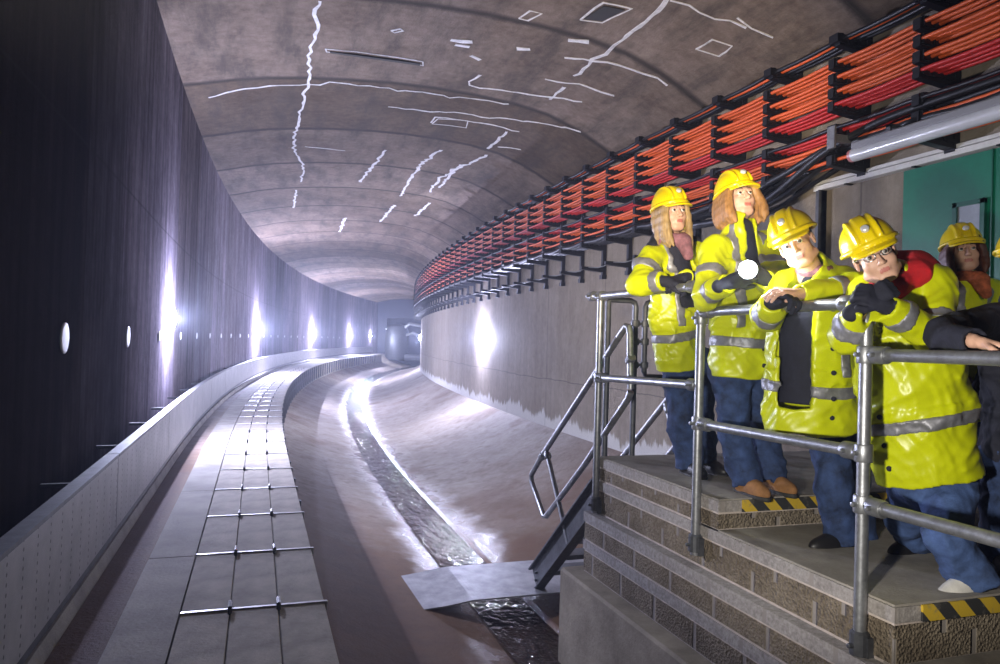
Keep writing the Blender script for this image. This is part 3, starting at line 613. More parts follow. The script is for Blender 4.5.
# ------------------------------------------------------------------ figures: smooth-union distance fields meshed into single continuous surfaces
def nrm(a): a=np.array(a,float); return a/(np.linalg.norm(a)+1e-12)
class Fr:
    """local frame: origin o, columns of R are the local axes"""
    def __init__(s,o,R): s.o=np.array(o,float); s.R=np.array(R,float)
    def w(s,p): return s.o+s.R@np.array(p,float)
    def l(s,X): return (X-s.o)@s.R
def frame_yz(o,y,z):
    y=nrm(y); z=np.array(z,float); z=nrm(z-y*z.dot(y)); return Fr(o,np.stack([np.cross(y,z),y,z],1))
def smin(a,b,k):
    if k<=0: return np.minimum(a,b)
    h=np.maximum(k-np.abs(a-b),0)/k; return np.minimum(a,b)-h*h*k*.25
def smax(a,b,k): return -smin(-a,-b,k)
def sd_cap(X,a,b,ra,rb):
    a=np.array(a,float); b=np.array(b,float); d=b-a; t=np.clip(((X-a)@d)/(d@d+1e-12),0,1)
    q=X-a-t[...,None]*d; return np.sqrt((q*q).sum(-1))-(ra+(rb-ra)*t)
def sd_ell(L,r):
    r=np.array(r,float); k0=np.sqrt(((L/r)**2).sum(-1)); k1=np.sqrt(((L/(r*r))**2).sum(-1))+1e-9; return k0*(k0-1)/k1
class Field:
    def __init__(s,lo,hi,h):
        s.lo=np.array(lo,float); s.h=h; n=np.ceil((np.array(hi)-s.lo)/h).astype(int)+1; s.n=n
        ax=[s.lo[i]+h*np.arange(n[i]) for i in range(3)]
        s.X=np.stack(np.meshgrid(*ax,indexing='ij'),-1); s.D=np.full(n,1.0)
    def win(s,pts,pad):
        p=np.array(pts,float).reshape(-1,3); a=np.floor((p.min(0)-pad-s.lo)/s.h).astype(int); b=np.ceil((p.max(0)+pad-s.lo)/s.h).astype(int)+1
        a=np.clip(a,0,s.n); b=np.clip(b,0,s.n); return tuple(slice(a[i],b[i]) for i in range(3))
    def op(s,w,d,k,mode):
        if mode=='u': s.D[w]=smin(s.D[w],d,k)
        elif mode=='s': s.D[w]=smax(s.D[w],-d,k)
        else: s.D[w]=smax(s.D[w],d,k)
    def cap(s,a,b,ra,rb=None,k=.02,mode='u'):
        rb=ra if rb is None else rb; w=s.win([a,b],max(ra,rb)+k+3*s.h)
        if min(q.stop-q.start for q in w)<1: return s
        s.op(w,sd_cap(s.X[w],a,b,ra,rb),k,mode); return s
    def chain(s,pts,rs,k=.02,mode='u'):
        for i in range(len(pts)-1): s.cap(pts[i],pts[i+1],rs[i],rs[i+1],k,mode)
        return s
    def ell(s,fr,c,r,k=.02,mode='u',tilt=None):
        o=fr.w(c); R=fr.R if tilt is None else fr.R@tilt; w=s.win([o],max(r)+k+3*s.h)
        if min(q.stop-q.start for q in w)<1: return s
        s.op(w,sd_ell((s.X[w]-o)@R,r),k,mode); return s
    def mesh(s,name,mat,parent,matfn=None,mats=None,smooth_=True,iso=0.,D=None,split=0):
        D=s.D if D is None else D
        D=np.clip(D,-4*s.h,4*s.h).astype(np.float32).copy()
        for ax in range(3):                                # close at the border
            i=[slice(None)]*3; i[ax]=0; D[tuple(i)]=4*s.h; i[ax]=-1; D[tuple(i)]=4*s.h
        g=vdb.FloatGrid(4*s.h); g.copyFromArray(D); g.gridClass=vdb.GridClass.LEVEL_SET
        p,t,q=g.convertToPolygons(isovalue=iso,adaptivity=0.)
        if len(p)==0: return None
        p=p.astype(float)*s.h+s.lo-np.array(wl(parent))
        if split:                                          # every separate strip becomes an object of its own, crumbs are dropped
            lab=np.arange(len(p)); E=np.concatenate([q[:,[0,1]],q[:,[1,2]],q[:,[2,3]],t[:,[0,1]],t[:,[1,2]]]).astype(int)
            while True:
                m_=np.minimum(lab[E[:,0]],lab[E[:,1]]); l2=lab.copy(); np.minimum.at(l2,E[:,0],m_); np.minimum.at(l2,E[:,1],m_); l2=l2[l2]
                if (l2==lab).all(): break
                lab=l2
            ids,cn=np.unique(lab,return_counts=True); r_=None
            for i_,c_ in zip(ids,cn):
                if c_<split*cn.max() or c_<60: continue
                ix=np.full(len(p),-1); ix[lab==i_]=np.arange(c_); mb=MB(); mb.v=[tuple(x) for x in (p[lab==i_]+np.array(wl(parent)))]
                mb.f=[tuple(int(ix[j]) for j in r[::-1]) for r in t if lab[r[0]]==i_]+[tuple(int(ix[j]) for j in r[::-1]) for r in q if lab[r[0]]==i_]; mb.m=[0]*len(mb.f)
                r_=mb.build(name,mat,parent=parent); r_.data.polygons.foreach_set('use_smooth',[True]*len(mb.f))
            return r_
        me=bpy.data.meshes.new(name); f=[tuple(int(i) for i in r[::-1]) for r in t]+[tuple(int(i) for i in r[::-1]) for r in q]
        me.from_pydata(p.tolist(),[],f)
        for m_ in (mats or [mat]): me.materials.append(m_)
        if matfn is not None:
            W=p+np.array(wl(parent)); cen=np.array([W[list(ff)].mean(0) for ff in f]); me.polygons.foreach_set('material_index',matfn(cen).astype(int).tolist())
        me.polygons.foreach_set('use_smooth',[smooth_]*len(me.polygons)); me.update(); return link(name,me,parent)
    def samp(s,p):
        i=np.clip(np.round((np.array(p)-s.lo)/s.h).astype(int),0,s.n-1); return s.D[tuple(i)]
def folds(X,seed,amp,f0=9.,stretch=None):
    q=np.random.default_rng(seed); Y=X if stretch is None else X*np.array(stretch)
    Y=Y+.035*np.sin(Y[...,[1,2,0]]*14+q.random(3)*6)+.02*np.sin(Y[...,[2,0,1]]*27+q.random(3)*6); n=0
    for i in range(5):
        d=nrm(q.normal(size=3)); f=f0*(1+.5*i)*(.8+.4*q.random()); n=n-(1.0-1.3*np.abs(np.sin(Y@d*f+q.random()*6))**.75)/(1+.45*i)
    return amp*n*.45
def rotm(ax,deg):
    a=math.radians(deg); c,s_=math.cos(a),math.sin(a)
    return np.array({'x':[[1,0,0],[0,c,-s_],[0,s_,c]],'y':[[c,0,s_],[0,1,0],[-s_,0,c]],'z':[[c,-s_,0],[s_,c,0],[0,0,1]]}[ax])
CFH=nrm([CF[0],CF[1],0]); CRH=np.cross(CFH,[0,0,1.])
def headfr(o,yaw,pitch,roll):
    """yaw>0 turns the face to the picture's right, pitch>0 looks up, roll>0 tips the crown to the picture's left"""
    y=-nrm([o[0],o[1],0]); z=np.array([0,0,1.]); x=np.cross(y,z); B=np.stack([x,y,z],1)
    return Fr(o,B@rotm('y',roll)@rotm('z',yaw)@rotm('x',pitch))
HS=1.06
def head_prims(F,fr,female,k=1.):
    s=HS
    def E(c,r,kk=.02,m='u'): F.ell(fr,np.array(c)*s,np.array(r)*s,kk*s,m)
    def Cp(a,b,ra,rb=None,kk=.01,m='u'): F.cap(fr.w(np.array(a)*s),fr.w(np.array(b)*s),ra*s,(ra if rb is None else rb)*s,kk*s,m)
    E((0,-.018,.045),(.074,.096,.085)); E((0,.022,-.04),(.058,.066,.078),.03)
    E((0,.052,-.098),(.024,.022,.018),.03)
    for q in (-1,1):
        E((q*.037,.055,-.034),(.024,.026,.024),.03); Cp((q*.056,.01,-.075),(q*.022,.06,-.098),.018,.014,.03)
        E((q*.076,-.008,-.01),(.009,.018,.03),.008); E((q*.077,-.004,-.01),(.005,.008,.016),.006,'s')
    Cp((-.036,.079,.022),(.036,.079,.022),.009,None,.02)
    for q in (-1,1): E((q*.031,.098,.001),(.018,.016,.0125),.014,'s')
    for q in (-1,1): Cp((q*.019,.0895,.0115),(q*.043,.0835,.0095),.0052,.0045,.006); Cp((q*.02,.088,-.0125),(q*.042,.083,-.0115),.004,.004,.006)
    Cp((0,.088,.004),(0,.108,-.034),.0065,.0115,.012); 
    for q in (-1,1): E((q*.011,.099,-.037),(.008,.009,.007),.006)
    Cp((-.017,.0815,-.062),(.017,.0815,-.062),.0052,None,.009); Cp((-.014,.081,-.0725),(.014,.081,-.0725),.006,None,.009)
    Cp((-.021,.094,-.067),(.021,.094,-.067),.0026,None,.003,'s')
def eyes(fr,parent,look=(0,0)):
    s=HS
    for q in (-1,1):
        b=MB(); c=np.array((q*.031,.0795,.001))*s; r=.0125*s; n=14; vs=[];fs=[];ms=[]
        gaze=nrm((look[0],1,look[1]))
        ax=frame_yz((0,0,0),gaze,(0,0,1)).R
        for i in range(10):
            th=PI*.5*i/9
            for j in range(n): ph=2*PI*j/n; vs.append(fr.w(c+ax@np.array((math.sin(th)*math.cos(ph),math.cos(th),math.sin(th)*math.sin(ph)))*r))
        for i in range(9):
            for j in range(n): fs.append((i*n+j,i*n+(j+1)%n,(i+1)*n+(j+1)%n,(i+1)*n+j)); ms.append(1 if i<4 else 0)
        o=len(b.v); b.v=[tuple(v) for v in vs]; b.f=fs; b.m=ms
        b.build('eye',[M['eyew'],M['iris']],parent=parent,smooth=True).data.polygons.foreach_set('use_smooth',[True]*len(fs))
        e=MB(); e.tube([fr.w(np.array((q*x,y,z))*s) for x,y,z in ((.014,.093,.0225),(.024,.0925,.026),(.036,.088,.0255),(.046,.078,.019))],[.002*s,.0042*s,.0038*s,.0015*s],6); e.build('eyebrow',M['brow'],parent=parent)
def helmet(fr,parent,tilt=0):
    """hard hat shell with ridge, rain rim and peak"""
    s=HS; f2=Fr(fr.o,fr.R@rotm('x',tilt)); F=Field(fr.o-.26,fr.o+.3,.0058); w=F.win([fr.o],.4); L=f2.l(F.X)/s; x,y,z=L[...,0],L[...,1],L[...,2]
    c=np.array([0,-.012,.048]); q=L-c
    dome=sd_ell(q,(.108,.132,.122)); dome=np.maximum(dome,-(z-.04+.012*0))
    inner=sd_ell(q,(.097,.121,.112))
    ridge=np.maximum(np.maximum(sd_ell(q,(.3,.137,.128)),np.abs(x)-.021),-(z-.06)); ridge=smin(ridge,np.maximum(np.maximum(sd_ell(q,(.3,.134,.125)),np.abs(np.abs(x)-.045)-.006),-(z-.06)),.004)
    rim=sd_ell(q*np.array([1,1,1]),(.118,.142,.5)); rim=np.maximum(rim,np.abs(z-.043-.0*y)-.0075)
    pk=q-np.array([0,.098,-.012]); zz=pk[...,2]+.35*np.maximum(pk[...,1],-.02)+2.2*pk[...,0]**2
    peak=np.maximum(np.sqrt((pk[...,0]/.088)**2+(pk[...,1]/.082)**2)-1,0)*.08+0; peak=np.maximum((np.sqrt((pk[...,0]/.088)**2+(pk[...,1]/.082)**2)-1)*.08,np.abs(zz)-.0065)
    D=smin(smin(dome,ridge,.012),smin(rim,peak,.012),.008); D=np.maximum(D,-np.maximum(inner,-(z+.1)))
    F.D=D*s; h=F.mesh('helmet',M['helmet'],parent)
    b=MB(); p=f2.w(np.array((0,.118,.108))*s); n=nrm(f2.R@np.array((0,.8,.6))); b.lathe(p-n*.006,n,[(0,.017),(.012,.017),(.016,.012),(.017,.002)],16); b.build('badge',M['badge'],parent=h)
    b=MB()
    for k in (-1,1): b.tube([f2.w(np.array(q_)*s) for q_ in ((k*.1,-.02,.05),(k*.084,.015,.0),(k*.07,.03,-.05))],.004,6)
    return h
def hand(F,wrist,d,back,side,curl=(40,45,30),spread=6,s=1.03,fat=0.,thumb=(.5,.55)):
    """palm, four jointed fingers and a thumb; d = direction of the fingers, back = out of the back of the hand, side=+1 thumb on local +x"""
    fr=frame_yz(wrist,d,back)
    def W(p): return fr.w(np.array((side*p[0],p[1],p[2]))*s)
    for x0,x1 in ((-.026,-.03),(-.009,-.011),(.009,.01),(.024,.028)): F.cap(W((x0*.75,.005,0)),W((x1,.085,0)),.015*s+fat,.0125*s+fat,.016)
    F.cap(W((.012,.015,-.004)),W((.026,.045,-.01)),.017*s+fat,.014*s+fat,.015)
    for i,(x,l) in enumerate(((.029,.072),(.010,.082),(-.010,.076),(-.029,.058))):
        p=np.array((x,.088,0)); a=0; sp=math.radians(spread*(1.5-i)/1.5); L3=(l*.45,l*.32,l*.26); r=(.0098,.0088,.0078) if i<3 else (.0086,.0077,.007)
        for j in range(3):
            a-=math.radians(curl[j]+rng.normal()*3); q=p+L3[j]*np.array((math.sin(sp)*math.cos(a),math.cos(sp)*math.cos(a),math.sin(a)))
            F.cap(W(p),W(q),r[j]*s*1.02+fat,r[j]*s*.95+fat,.0045); p=q
    a=np.array((.03,.03,-.008)); b_=a+.04*nrm((thumb[0]+.25,.75,-thumb[1]*.6)); c=b_+.032*nrm((thumb[0]-.3,.85,-thumb[1]*.5)); F.cap(W(a),W(b_),.0125*s+fat,.0108*s+fat,.006); F.cap(W(b_),W(c),.0105*s+fat,.0088*s+fat,.004)
def elc(F,a,b,X,ra,rb,k,mode='u',flat=True,ext=0):
    """elliptic tapered trunk segment from a to b; X = local sideways axis, ra/rb=(half width, half depth)"""
    a=np.array(a,float); b=np.array(b,float); z=nrm(b-a); x=np.array(X,float); x=nrm(x-z*x.dot(z)); y=np.cross(z,x); Ln=np.linalg.norm(b-a)
    w=F.win([a,b],max(ra[0],rb[0],ra[1],rb[1])+.08); L=(F.X[w]-a)@np.stack([x,y,z],1); t=np.clip(L[...,2]/Ln,0,1)
    rx=ra[0]+(rb[0]-ra[0])*t; ry=ra[1]+(rb[1]-ra[1])*t; q=np.sqrt((L[...,0]/rx)**2+(L[...,1]/ry)**2+1e-9); d=(q-1)*np.minimum(rx,ry)*.9
    d=np.maximum(d,np.abs(L[...,2]-Ln/2)-Ln/2-ext); F.op(w,d,k,mode); return Fr(a,np.stack([x,y,z],1)),Ln
def person(label,J,o):
    g=lambda k:np.array(J[k],float)
    nb,shR,shL,elR,elL,wrR,wrL=[g(k) for k in ('neck','shR','shL','elR','elL','wrR','wrL')]
    hem,hipR,hipL,knR,knL,anR,anL=[g(k) for k in ('hem','hipR','hipL','knR','knL','anR','anL')]
    base=np.array([(anR[0]+anL[0])/2,(anR[1]+anL[1])/2,o['ground']])
    root=empty('person',base,label,'person')
    side=nrm(shR-shL); hf=o['head']; pel=(hipR+hipL)/2
    allp=np.array([nb,shR,shL,elR,elL,wrR,wrL,hem,hipR,hipL,knR,knL,anR,anL,hf.o,hf.o+[0,0,.15]])
    # body: one continuous skin surface
    h=.0052; F=Field(allp.min(0)-.18,allp.max(0)+.18,h)
    F.chain([pel+[0,0,.07],pel*.5+nb*.5,nb-.12*nrm(nb-pel)],[.08,.08,.085],.03); F.cap(shR*.85+nb*.15,shL*.85+nb*.15,.05,.05,.05)
    F.chain([nb-.04*nrm(nb-pel),hf.w(np.array((0,-.03,-.06))*HS)],[.056,.05] if o.get('female') else [.062,.056],.03)
    for a in ((shR,elR,wrR),(shL,elL,wrL)): F.chain(list(a),[.042,.036,.027],.025)
    for a in ((hipR,knR,anR),(hipL,knL,anL)): F.chain(list(a),[.065,.046,.032],.03); F.cap(a[2],a[2]+np.array([0,0,-.03]),.03,.028,.02)
    for a in ((anR,o['toeR']),(anL,o['toeL'])): F.cap(a[0]+[0,0,-.045],a[0]+[0,0,-.05]+np.array(a[1])*.14,.03,.024,.03)
    head_prims(F,hf,o.get('female'))
    glove=[]
    for k in ('R','L'):
        hd=o.get('hand'+k)
        if hd: hand(F,g('wr'+k)+nrm(hd[0])*.02,hd[0],hd[1],hd[2],hd[3],fat=-.0012 if hd[4] else 0)
    lipc=[hf.w(np.array((0,.09,-.0675))*HS)]
    def mf(c):
        L=hf.l(c)/HS; return ((np.abs(L[:,0])<.021-.35*np.abs(L[:,2]+.0675))&(np.abs(L[:,2]+.0675)<.0095)&(L[:,1]>.074)).astype(int)
    body=F.mesh('body',None,root,mf,[M['skin'],M['lip']])
    eyes(hf,root,o.get('look',(0,0)))
    for k in ('R','L'):
        hd=o.get('hand'+k)
        if hd and hd[4]:
            w=g('wr'+k); G=Field(w-.26,w+.26,.0055); hand(G,w+nrm(hd[0])*.02,hd[0],hd[1],hd[2],hd[3],fat=.0035); G.cap(w-nrm(hd[0])*.05,w+nrm(hd[0])*.03,.036,.034,.02); G.mesh('glove',M['navy'],root)
    # jacket
    h=.0095; F=Field(np.array([nb,shR,shL,elR,elL,wrR,wrL,hem]).min(0)-.36,np.array([nb,shR,shL,elR,elL,wrR,wrL,hem]).max(0)+.26,h)
    W0,D0=o['hemw']; chest=nb*.72+hem*.28; waist=nb*.38+hem*.62; W1,D1=o.get('chest',(.2,.135))
    tf,Ln=elc(F,hem,waist,side,(W0,D0),(W0*.6+W1*.4,D0*.6+D1*.4),.0); elc(F,waist,chest,side,(W0*.6+W1*.4,D0*.6+D1*.4),(W1,D1),.03,ext=.03)
    F.cap(shR*.9+nb*.1-[0,0,.015],shL*.9+nb*.1-[0,0,.015],.072,.072,.07); F.chain([chest,nb-.03*nrm(nb-hem)],[.125,.08],.08)
    ar=o.get('arm',(.072,.067,.05))
    lc=nrm(hf.w((0,0,-.08))-nb)
    fw=np.cross(tf.R[:,2],tf.R[:,0]); fw=fw if fw@nrm(-CF)>0 else -fw
    axT=nrm(nb-hem); Ls=(F.X-hem); tz=Ls@axT; lx=Ls@tf.R[:,0]; ly=Ls@fw
    F.cap(nb-.01*lc,nb+.035*lc,.092,.082,.03)                                              # stand-up collar
    for (x0,x1,z0,z1,sl) in o.get('open',[]):                                               # unzipped front
        cut=np.maximum(np.maximum(np.abs(lx-(x0+x1)/2-sl*tz)-(x1-x0)/2,np.maximum(z0-tz,tz-z1)),.02-ly); F.D=smax(F.D,-cut,.012)
    for a in ((shR,elR,wrR),(shL,elL,wrL)): F.chain(list(a),list(ar),.045)
    fd=folds(F.X,o['seed'],.024,9)+folds(F.X,o['seed']+50,.011,21)
    fd=fd*np.clip(tz/.06,.25,1)
    F.D=F.D+fd
    for (a,b) in ((elR,wrR),(elL,wrL)):                                                     # cuff ends
        d=nrm(b-a); t=(F.X-b)@d; near=((F.X-b)**2).sum(-1)<.11**2; F.D=np.where(near,smax(F.D,t-.005,.006),F.D)
        inn=sd_cap(F.X,b-d*.015,b+d*.1,.036,.038); F.D=np.where(near,smax(F.D,-inn,.004),F.D)
    q=sd_cap(F.X,nb+.0*lc,nb+.2*lc,.066,.075); F.D=smax(F.D,-q,.008)                        # neck opening
    inn=np.maximum(np.sqrt((lx/(W0-.035))**2+(ly/(D0-.035))**2)-1,tz/.28-1)*min(W0,D0); F.D=smax(F.D,-inn*.8,.006)   # hollow hem
    F.D=np.maximum(F.D,-tz-.0+.012*np.sin(lx*17+o['seed']))
    jk=F.mesh('jacket',M['yellow'],root)
    # reflective tape: thin raised bands that follow the cloth
    def band(mask,name='reflective_band'):
        D=np.maximum(np.maximum(F.D-.0045,-(F.D+.011)),mask); F.mesh(name,M['reflect'],jk,D=D,split=.12)
    da=np.minimum(sd_cap(F.X,shR,elR,.1,.09),np.minimum(sd_cap(F.X,elR,wrR,.09,.08),np.minimum(sd_cap(F.X,shL,elL,.1,.09),sd_cap(F.X,elL,wrL,.09,.08))))
    for zc in o.get('tband',[]): band(np.maximum(np.abs(tz-zc-.015*np.sin(lx*9+o['seed']))-.031,-(da-.012)))
    for (a,b,t) in o.get('aband',[]):
        a=g(a); b=g(b); d=nrm(b-a); c=a+(b-a)*t; band(np.maximum(np.abs((F.X-c)@d)-.032,sd_cap(F.X,c-d*.04,c+d*.04,.115,.115)))
    for (x,z0,z1,bk) in o.get('vband',[]): band(np.maximum(np.maximum(np.abs(lx-x-bk*tz)-.028,np.maximum(z0-tz,tz-z1)),np.maximum(.01-ly,-(da-.004))))
    for (x,zs) in o.get('snaps',[]):
        for z in zs:
            p0=hem+axT*z+tf.R[:,0]*x
            for st in np.arange(.4,0,-.006):
                p=p0+fw*st
                if np.all(p>F.lo) and F.samp(p)<0.002: b=MB(); b.lathe(p-fw*.002,fw,[(0,.0125),(.008,.0125),(.011,.004)],10); b.build('snap_fastener',M['navy'],parent=jk); break
    if o.get('inner'):
        G=Field(np.array([nb,hem]).min(0)-.3,np.array([nb,hem]).max(0)+.3,.0105); zz=o['inner']; p0=hem+axT*zz; elc(G,p0,chest,side,(W1*.84,D0*.84),(W1*.85,D1*.86),.0); G.chain([chest,nb-.02*axT],[.125,.082],.06); G.D=G.D+folds(G.X,o['seed']+9,.006,10); G.mesh('sweater',M['navy'],root)
    # trousers
    G=Field(np.array([hipR,hipL,knR,knL,anR,anL]).min(0)-.2,np.array([hipR,hipL,knR,knL,anR,anL]).max(0)+.2,.0092)
    G.cap(hipR+[0,0,.05],hipL+[0,0,.05],.115,.115,.05)
    for a in ((hipR,knR,anR),(hipL,knL,anL)):
        e=a[2]+nrm(a[2]-a[1])*.03; G.chain([a[0],a[1],e],[.108,.084,.082],.03)
    G.D=G.D+folds(G.X,o['seed']+3,.03,9,(1,1,.75))+folds(G.X,o['seed']+4,.012,22)
    for a in ((knR,anR),(knL,anL)):
        d=nrm(a[1]-a[0]); t=(G.X-a[1])@d; near=((G.X-a[1])**2).sum(-1)<.16**2; G.D=np.where(near,smax(G.D,t-.03,.008),G.D); G.D=np.where(near,smax(G.D,-sd_cap(G.X,a[1]-d*.03,a[1]+d*.1,.062,.066),.006),G.D)
    G.mesh('jeans',M[o.get('jeans','denim')],root)
    # footwear
    for an,toe,pit in ((anR,o['toeR'],o.get('pitR',0)),(anL,o['toeL'],o.get('pitL',0))):
        y=nrm(toe); z=np.array([0,0,1.]); fr=frame_yz(an+np.array([0,0,-.075]),y,z); fr=Fr(fr.o,fr.R@rotm('x',-pit)); S_=Field(fr.o-.26,fr.o+.26,.0062); s=1.04
        L=S_.X; 
        S_.ell(fr,np.array((0,.09,.03))*s,np.array((.047,.115,.052))*s,.03); S_.ell(fr,np.array((0,-.02,.04))*s,np.array((.042,.062,.06))*s,.03); S_.chain([fr.w((0,-.015,.05)),fr.w((0,-.01,.105))],[.05,.05],.03); S_.chain([fr.w((0,.03,.07)),fr.w((0,.1,.055))],[.04,.03],.03)
        lz=fr.l(L)[...,2]; S_.D=smax(S_.D,-(lz+.0),.008); S_.D=smax(S_.D,-sd_cap(L,fr.w((0,-.012,.1)),fr.w((0,-.012,.2)),.04,.045),.006)
        sh=S_.mesh('shoe',M[o.get('shoeR',o['shoe']) if an is anR else o['shoe']],root)
        D=np.full(S_.n,1.); S2=Field(fr.o-.26,fr.o+.26,.0062); S2.ell(fr,np.array((0,.088,.0))*s,np.array((.049,.12,.2))*s,.02); S2.ell(fr,np.array((0,-.03,.0))*s,np.array((.042,.06,.2))*s,.03); lz=fr.l(S2.X)[...,2]; S2.D=np.maximum(S2.D,np.abs(lz-.002)-.0135); S2.mesh('sole',M[o.get('sole','sole')],sh)
    helmet(hf,root,o.get('htilt',4))
    return root,dict(hf=hf,nb=nb,fw=fw,side=side,hem=hem,shR=shR,shL=shL)
def hairmesh(root,mat,strands,k=.012,clip=None,name='hair',h=.0062,seed=1,amp=.005):
    pts=np.array([p for s_ in strands for p,_ in s_]); F=Field(pts.min(0)-.09,pts.max(0)+.09,h)
    for s_ in strands: F.chain([p for p,_ in s_],[r for _,r in s_],k)
    F.D=F.D+folds(F.X,seed,amp,22,(1,1,.35))
    if clip is not None: F.D=smax(F.D,-clip(F.X),.006)
    return F.mesh(name,mat,root)
def bezier(pts,n=6):
    pts=[np.array(p,float) for p in pts]; out=[]
    for t in np.linspace(0,1,n):
        q=pts
        while len(q)>1: q=[a*(1-t)+b_*t for a,b_ in zip(q[:-1],q[1:])]
        out.append(q[0])
    return out
def toe(px_right,toward): return nrm(CRH*px_right-CFH*toward)
GZ1,GZ2,GZ3=-.85,-1.02,-1.265
# ---- fair-haired woman furthest along the rail
if 1:
    hf=headfr(P(671.5,213.5,4.78),30,2,6)
    J=dict(neck=P(673,243,4.8),shR=P(650,258,4.72),shL=P(697,253,4.95),elR=P(640,284,4.60),wrR=P(663,281,4.47),elL=P(701,286,4.78),wrL=P(686,278,4.52),hem=P(680,369,4.86),
      hipR=P(679,372,4.87),hipL=P(700,372,4.93),knR=P(683,420,4.82),knL=P(701,420,4.92),anR=P(689,463,4.82),anL=P(705,461,4.95))
    r1,i1=person('person with long fair hair and pink scarf leaning on the furthest rail, in hi-vis jacket',J,dict(ground=GZ1,female=1,head=hf,seed=3,hemw=(.172,.135),chest=(.19,.13),arm=(.074,.068,.056),
      handR=(CRH*.9+[0,0,-.15]-CFH*.2,np.array([0,0,1.])-CFH*.5,1,(35,45,35),1),handL=(-CRH*.8+[0,0,-.2]-CFH*.3,np.array([0,0,1.])-CFH*.5,-1,(35,45,35),1),
      toeR=toe(.25,1),toeL=toe(.5,1),tband=[.235],aband=[('shR','elR',.45),('elR','wrR',.75)],vband=[(.09,.3,.9,.0)],open=[(-.075,.085,.42,.95,0)],inner=.3,snaps=[(-.04,[.1,.2,.3])],shoe='blackshoe'))
    s=HS; W=lambda p:hf.w(np.array(p)*s)
    st=[]
    for q in (-1,1):
        for k in range(7):
            y=.055-.024*k; st.append([(p,r) for p,r in zip(bezier([W((q*.055,y,.06)),W((q*(.088),y,.0)),W((q*(.083+.004*(k%2)),y+.01,-.08)),W((q*(.07+.012*(k%3)),.06-.02*k,-.17)),W((q*(.06+.012*(k%2)),.085-.022*k,-.27 if q<0 else -.22))],7),[.022,.02,.02,.02,.019,.016,.008])])
    hairmesh(r1,M['blond'],st,.014,seed=4)
    F=Field(i1['nb']-.2,i1['nb']+.2,.0075)
    for k in range(14):
        a=2*PI*k/14; b_=2*PI*(k+1)/14; F.cap(i1['nb']+i1['side']*math.cos(a)*.075+i1['fw']*math.sin(a)*.08+[0,0,.02+.012*math.sin(3*a)],i1['nb']+i1['side']*math.cos(b_)*.075+i1['fw']*math.sin(b_)*.08+[0,0,.02+.012*math.sin(3*b_)],.034,.034,.02)
    F.chain([i1['nb']+i1['fw']*.1,i1['nb']+i1['fw']*.135+[0,0,-.09]],[.05,.035],.03); F.D+=folds(F.X,8,.006,24); F.mesh('scarf',M['pinkscarf'],r1)
    F=Field(i1['nb']-.26,i1['nb']+.26,.009); F.chain([i1['shL']+[0,0,.06]-i1['fw']*.02,i1['nb']-i1['fw']*.09+[0,0,.02],i1['shR']*.6+i1['nb']*.4-i1['fw']*.06+[0,0,.03]],[.06,.075,.05],.05); F.D+=folds(F.X,9,.008,14); F.mesh('hood',M['navy'],r1)
# ---- woman with the torch
if 1:
    hf=headfr(P(737.5,199,4.33),30,9,8)
    J=dict(neck=P(740,228,4.3),shR=P(714,249,4.22),shL=P(767,243,4.4),elR=P(706,296,4.05),wrR=P(728,283,3.76),elL=P(779,287,4.12),wrL=P(765,279,3.77),hem=P(741,378,4.3),
      hipR=P(729,375,4.33),hipL=P(757,376,4.4),knR=P(734,432,4.28),knL=P(763,430,4.38),anR=P(746,480,4.24),anL=P(771,477,4.34))
    r2,i2=person('person with wavy ginger hair holding a bright torch, in hi-vis jacket and tan boots',J,dict(ground=GZ1,female=1,head=hf,seed=5,hemw=(.178,.15),chest=(.2,.14),look=(.1,.1),
      handR=(CRH*.75+np.array([0,0,.3])-CFH*.35,-CRH*.3+[0,0,-.3]-CFH*1.,1,(48,55,40),1),handL=(-CRH*.7+np.array([0,0,.35])-CFH*.3,CRH*.3-[0,0,.3]-CFH*1.,-1,(48,55,40),1),
      toeR=toe(.3,1),toeL=toe(.35,1),tband=[.22],aband=[('shR','elR',.55),('elR','wrR',.4),('shL','elL',.55)],vband=[(.115,.3,.95,.0),(-.115,.3,.95,0)],open=[(-.045,.045,.66,1.3,0)],inner=.5,snaps=[(-.02,[.08,.17,.33])],shoe='tan'))
    W=lambda p:hf.w(np.array(p)*HS); st=[]
    for q in (-1,1):
        for k in range(6):
            y=.06-.028*k; wv=.012*math.sin(k*2.1)
            st.append([(p,r) for p,r in zip(bezier([W((q*.06,y,.055)),W((q*.1,y-.01,.0)),W((q*(.095+wv),y,-.06)),W((q*(.118-wv),y+.005,-.10)),W((q*(.09+wv),y+.015,-.155))],7),[.022,.024,.025,.026,.027,.024,.012])])
    hairmesh(r2,M['ginger'],st,.014,seed=6,amp=.008)
    tp=P(748,269.5,3.64); fw=nrm(-CFH-CRH*.12+[0,0,.02])
    t=empty('torch',tp,'lit torch shining towards the camera, held by person with ginger hair','torch')
    b=MB(); b.lathe(tp-fw*.19,fw,[(0,.017),(.004,.02),(.11,.02),(.125,.024),(.15,.042),(.185,.05),(.19,.05),(.19,.045),(.186,.045)],20); smooth_angle(b.build('casing',M['black'],parent=t))
    b=MB(); b.lathe(tp-fw*.004,fw,[(0,.045),(.003,.045),(.007,.025),(.008,.002)],20); b.build('lens',M['torch_glass'],parent=t)
    b=MB(); b.tube([tp-fw*.11+[0,0,.018],tp-fw*.11+[0,0,.026]],.007,8); b.build('switch',M['redfleece'],parent=t)
    l=bpy.data.lights.new('torch_beam','POINT'); l.energy=17; l.color=(.9,.95,1); l.shadow_soft_size=.03; q=bpy.data.objects.new('torch_beam',l); C.objects.link(q); q.parent=t; q.location=tuple(fw*.05)
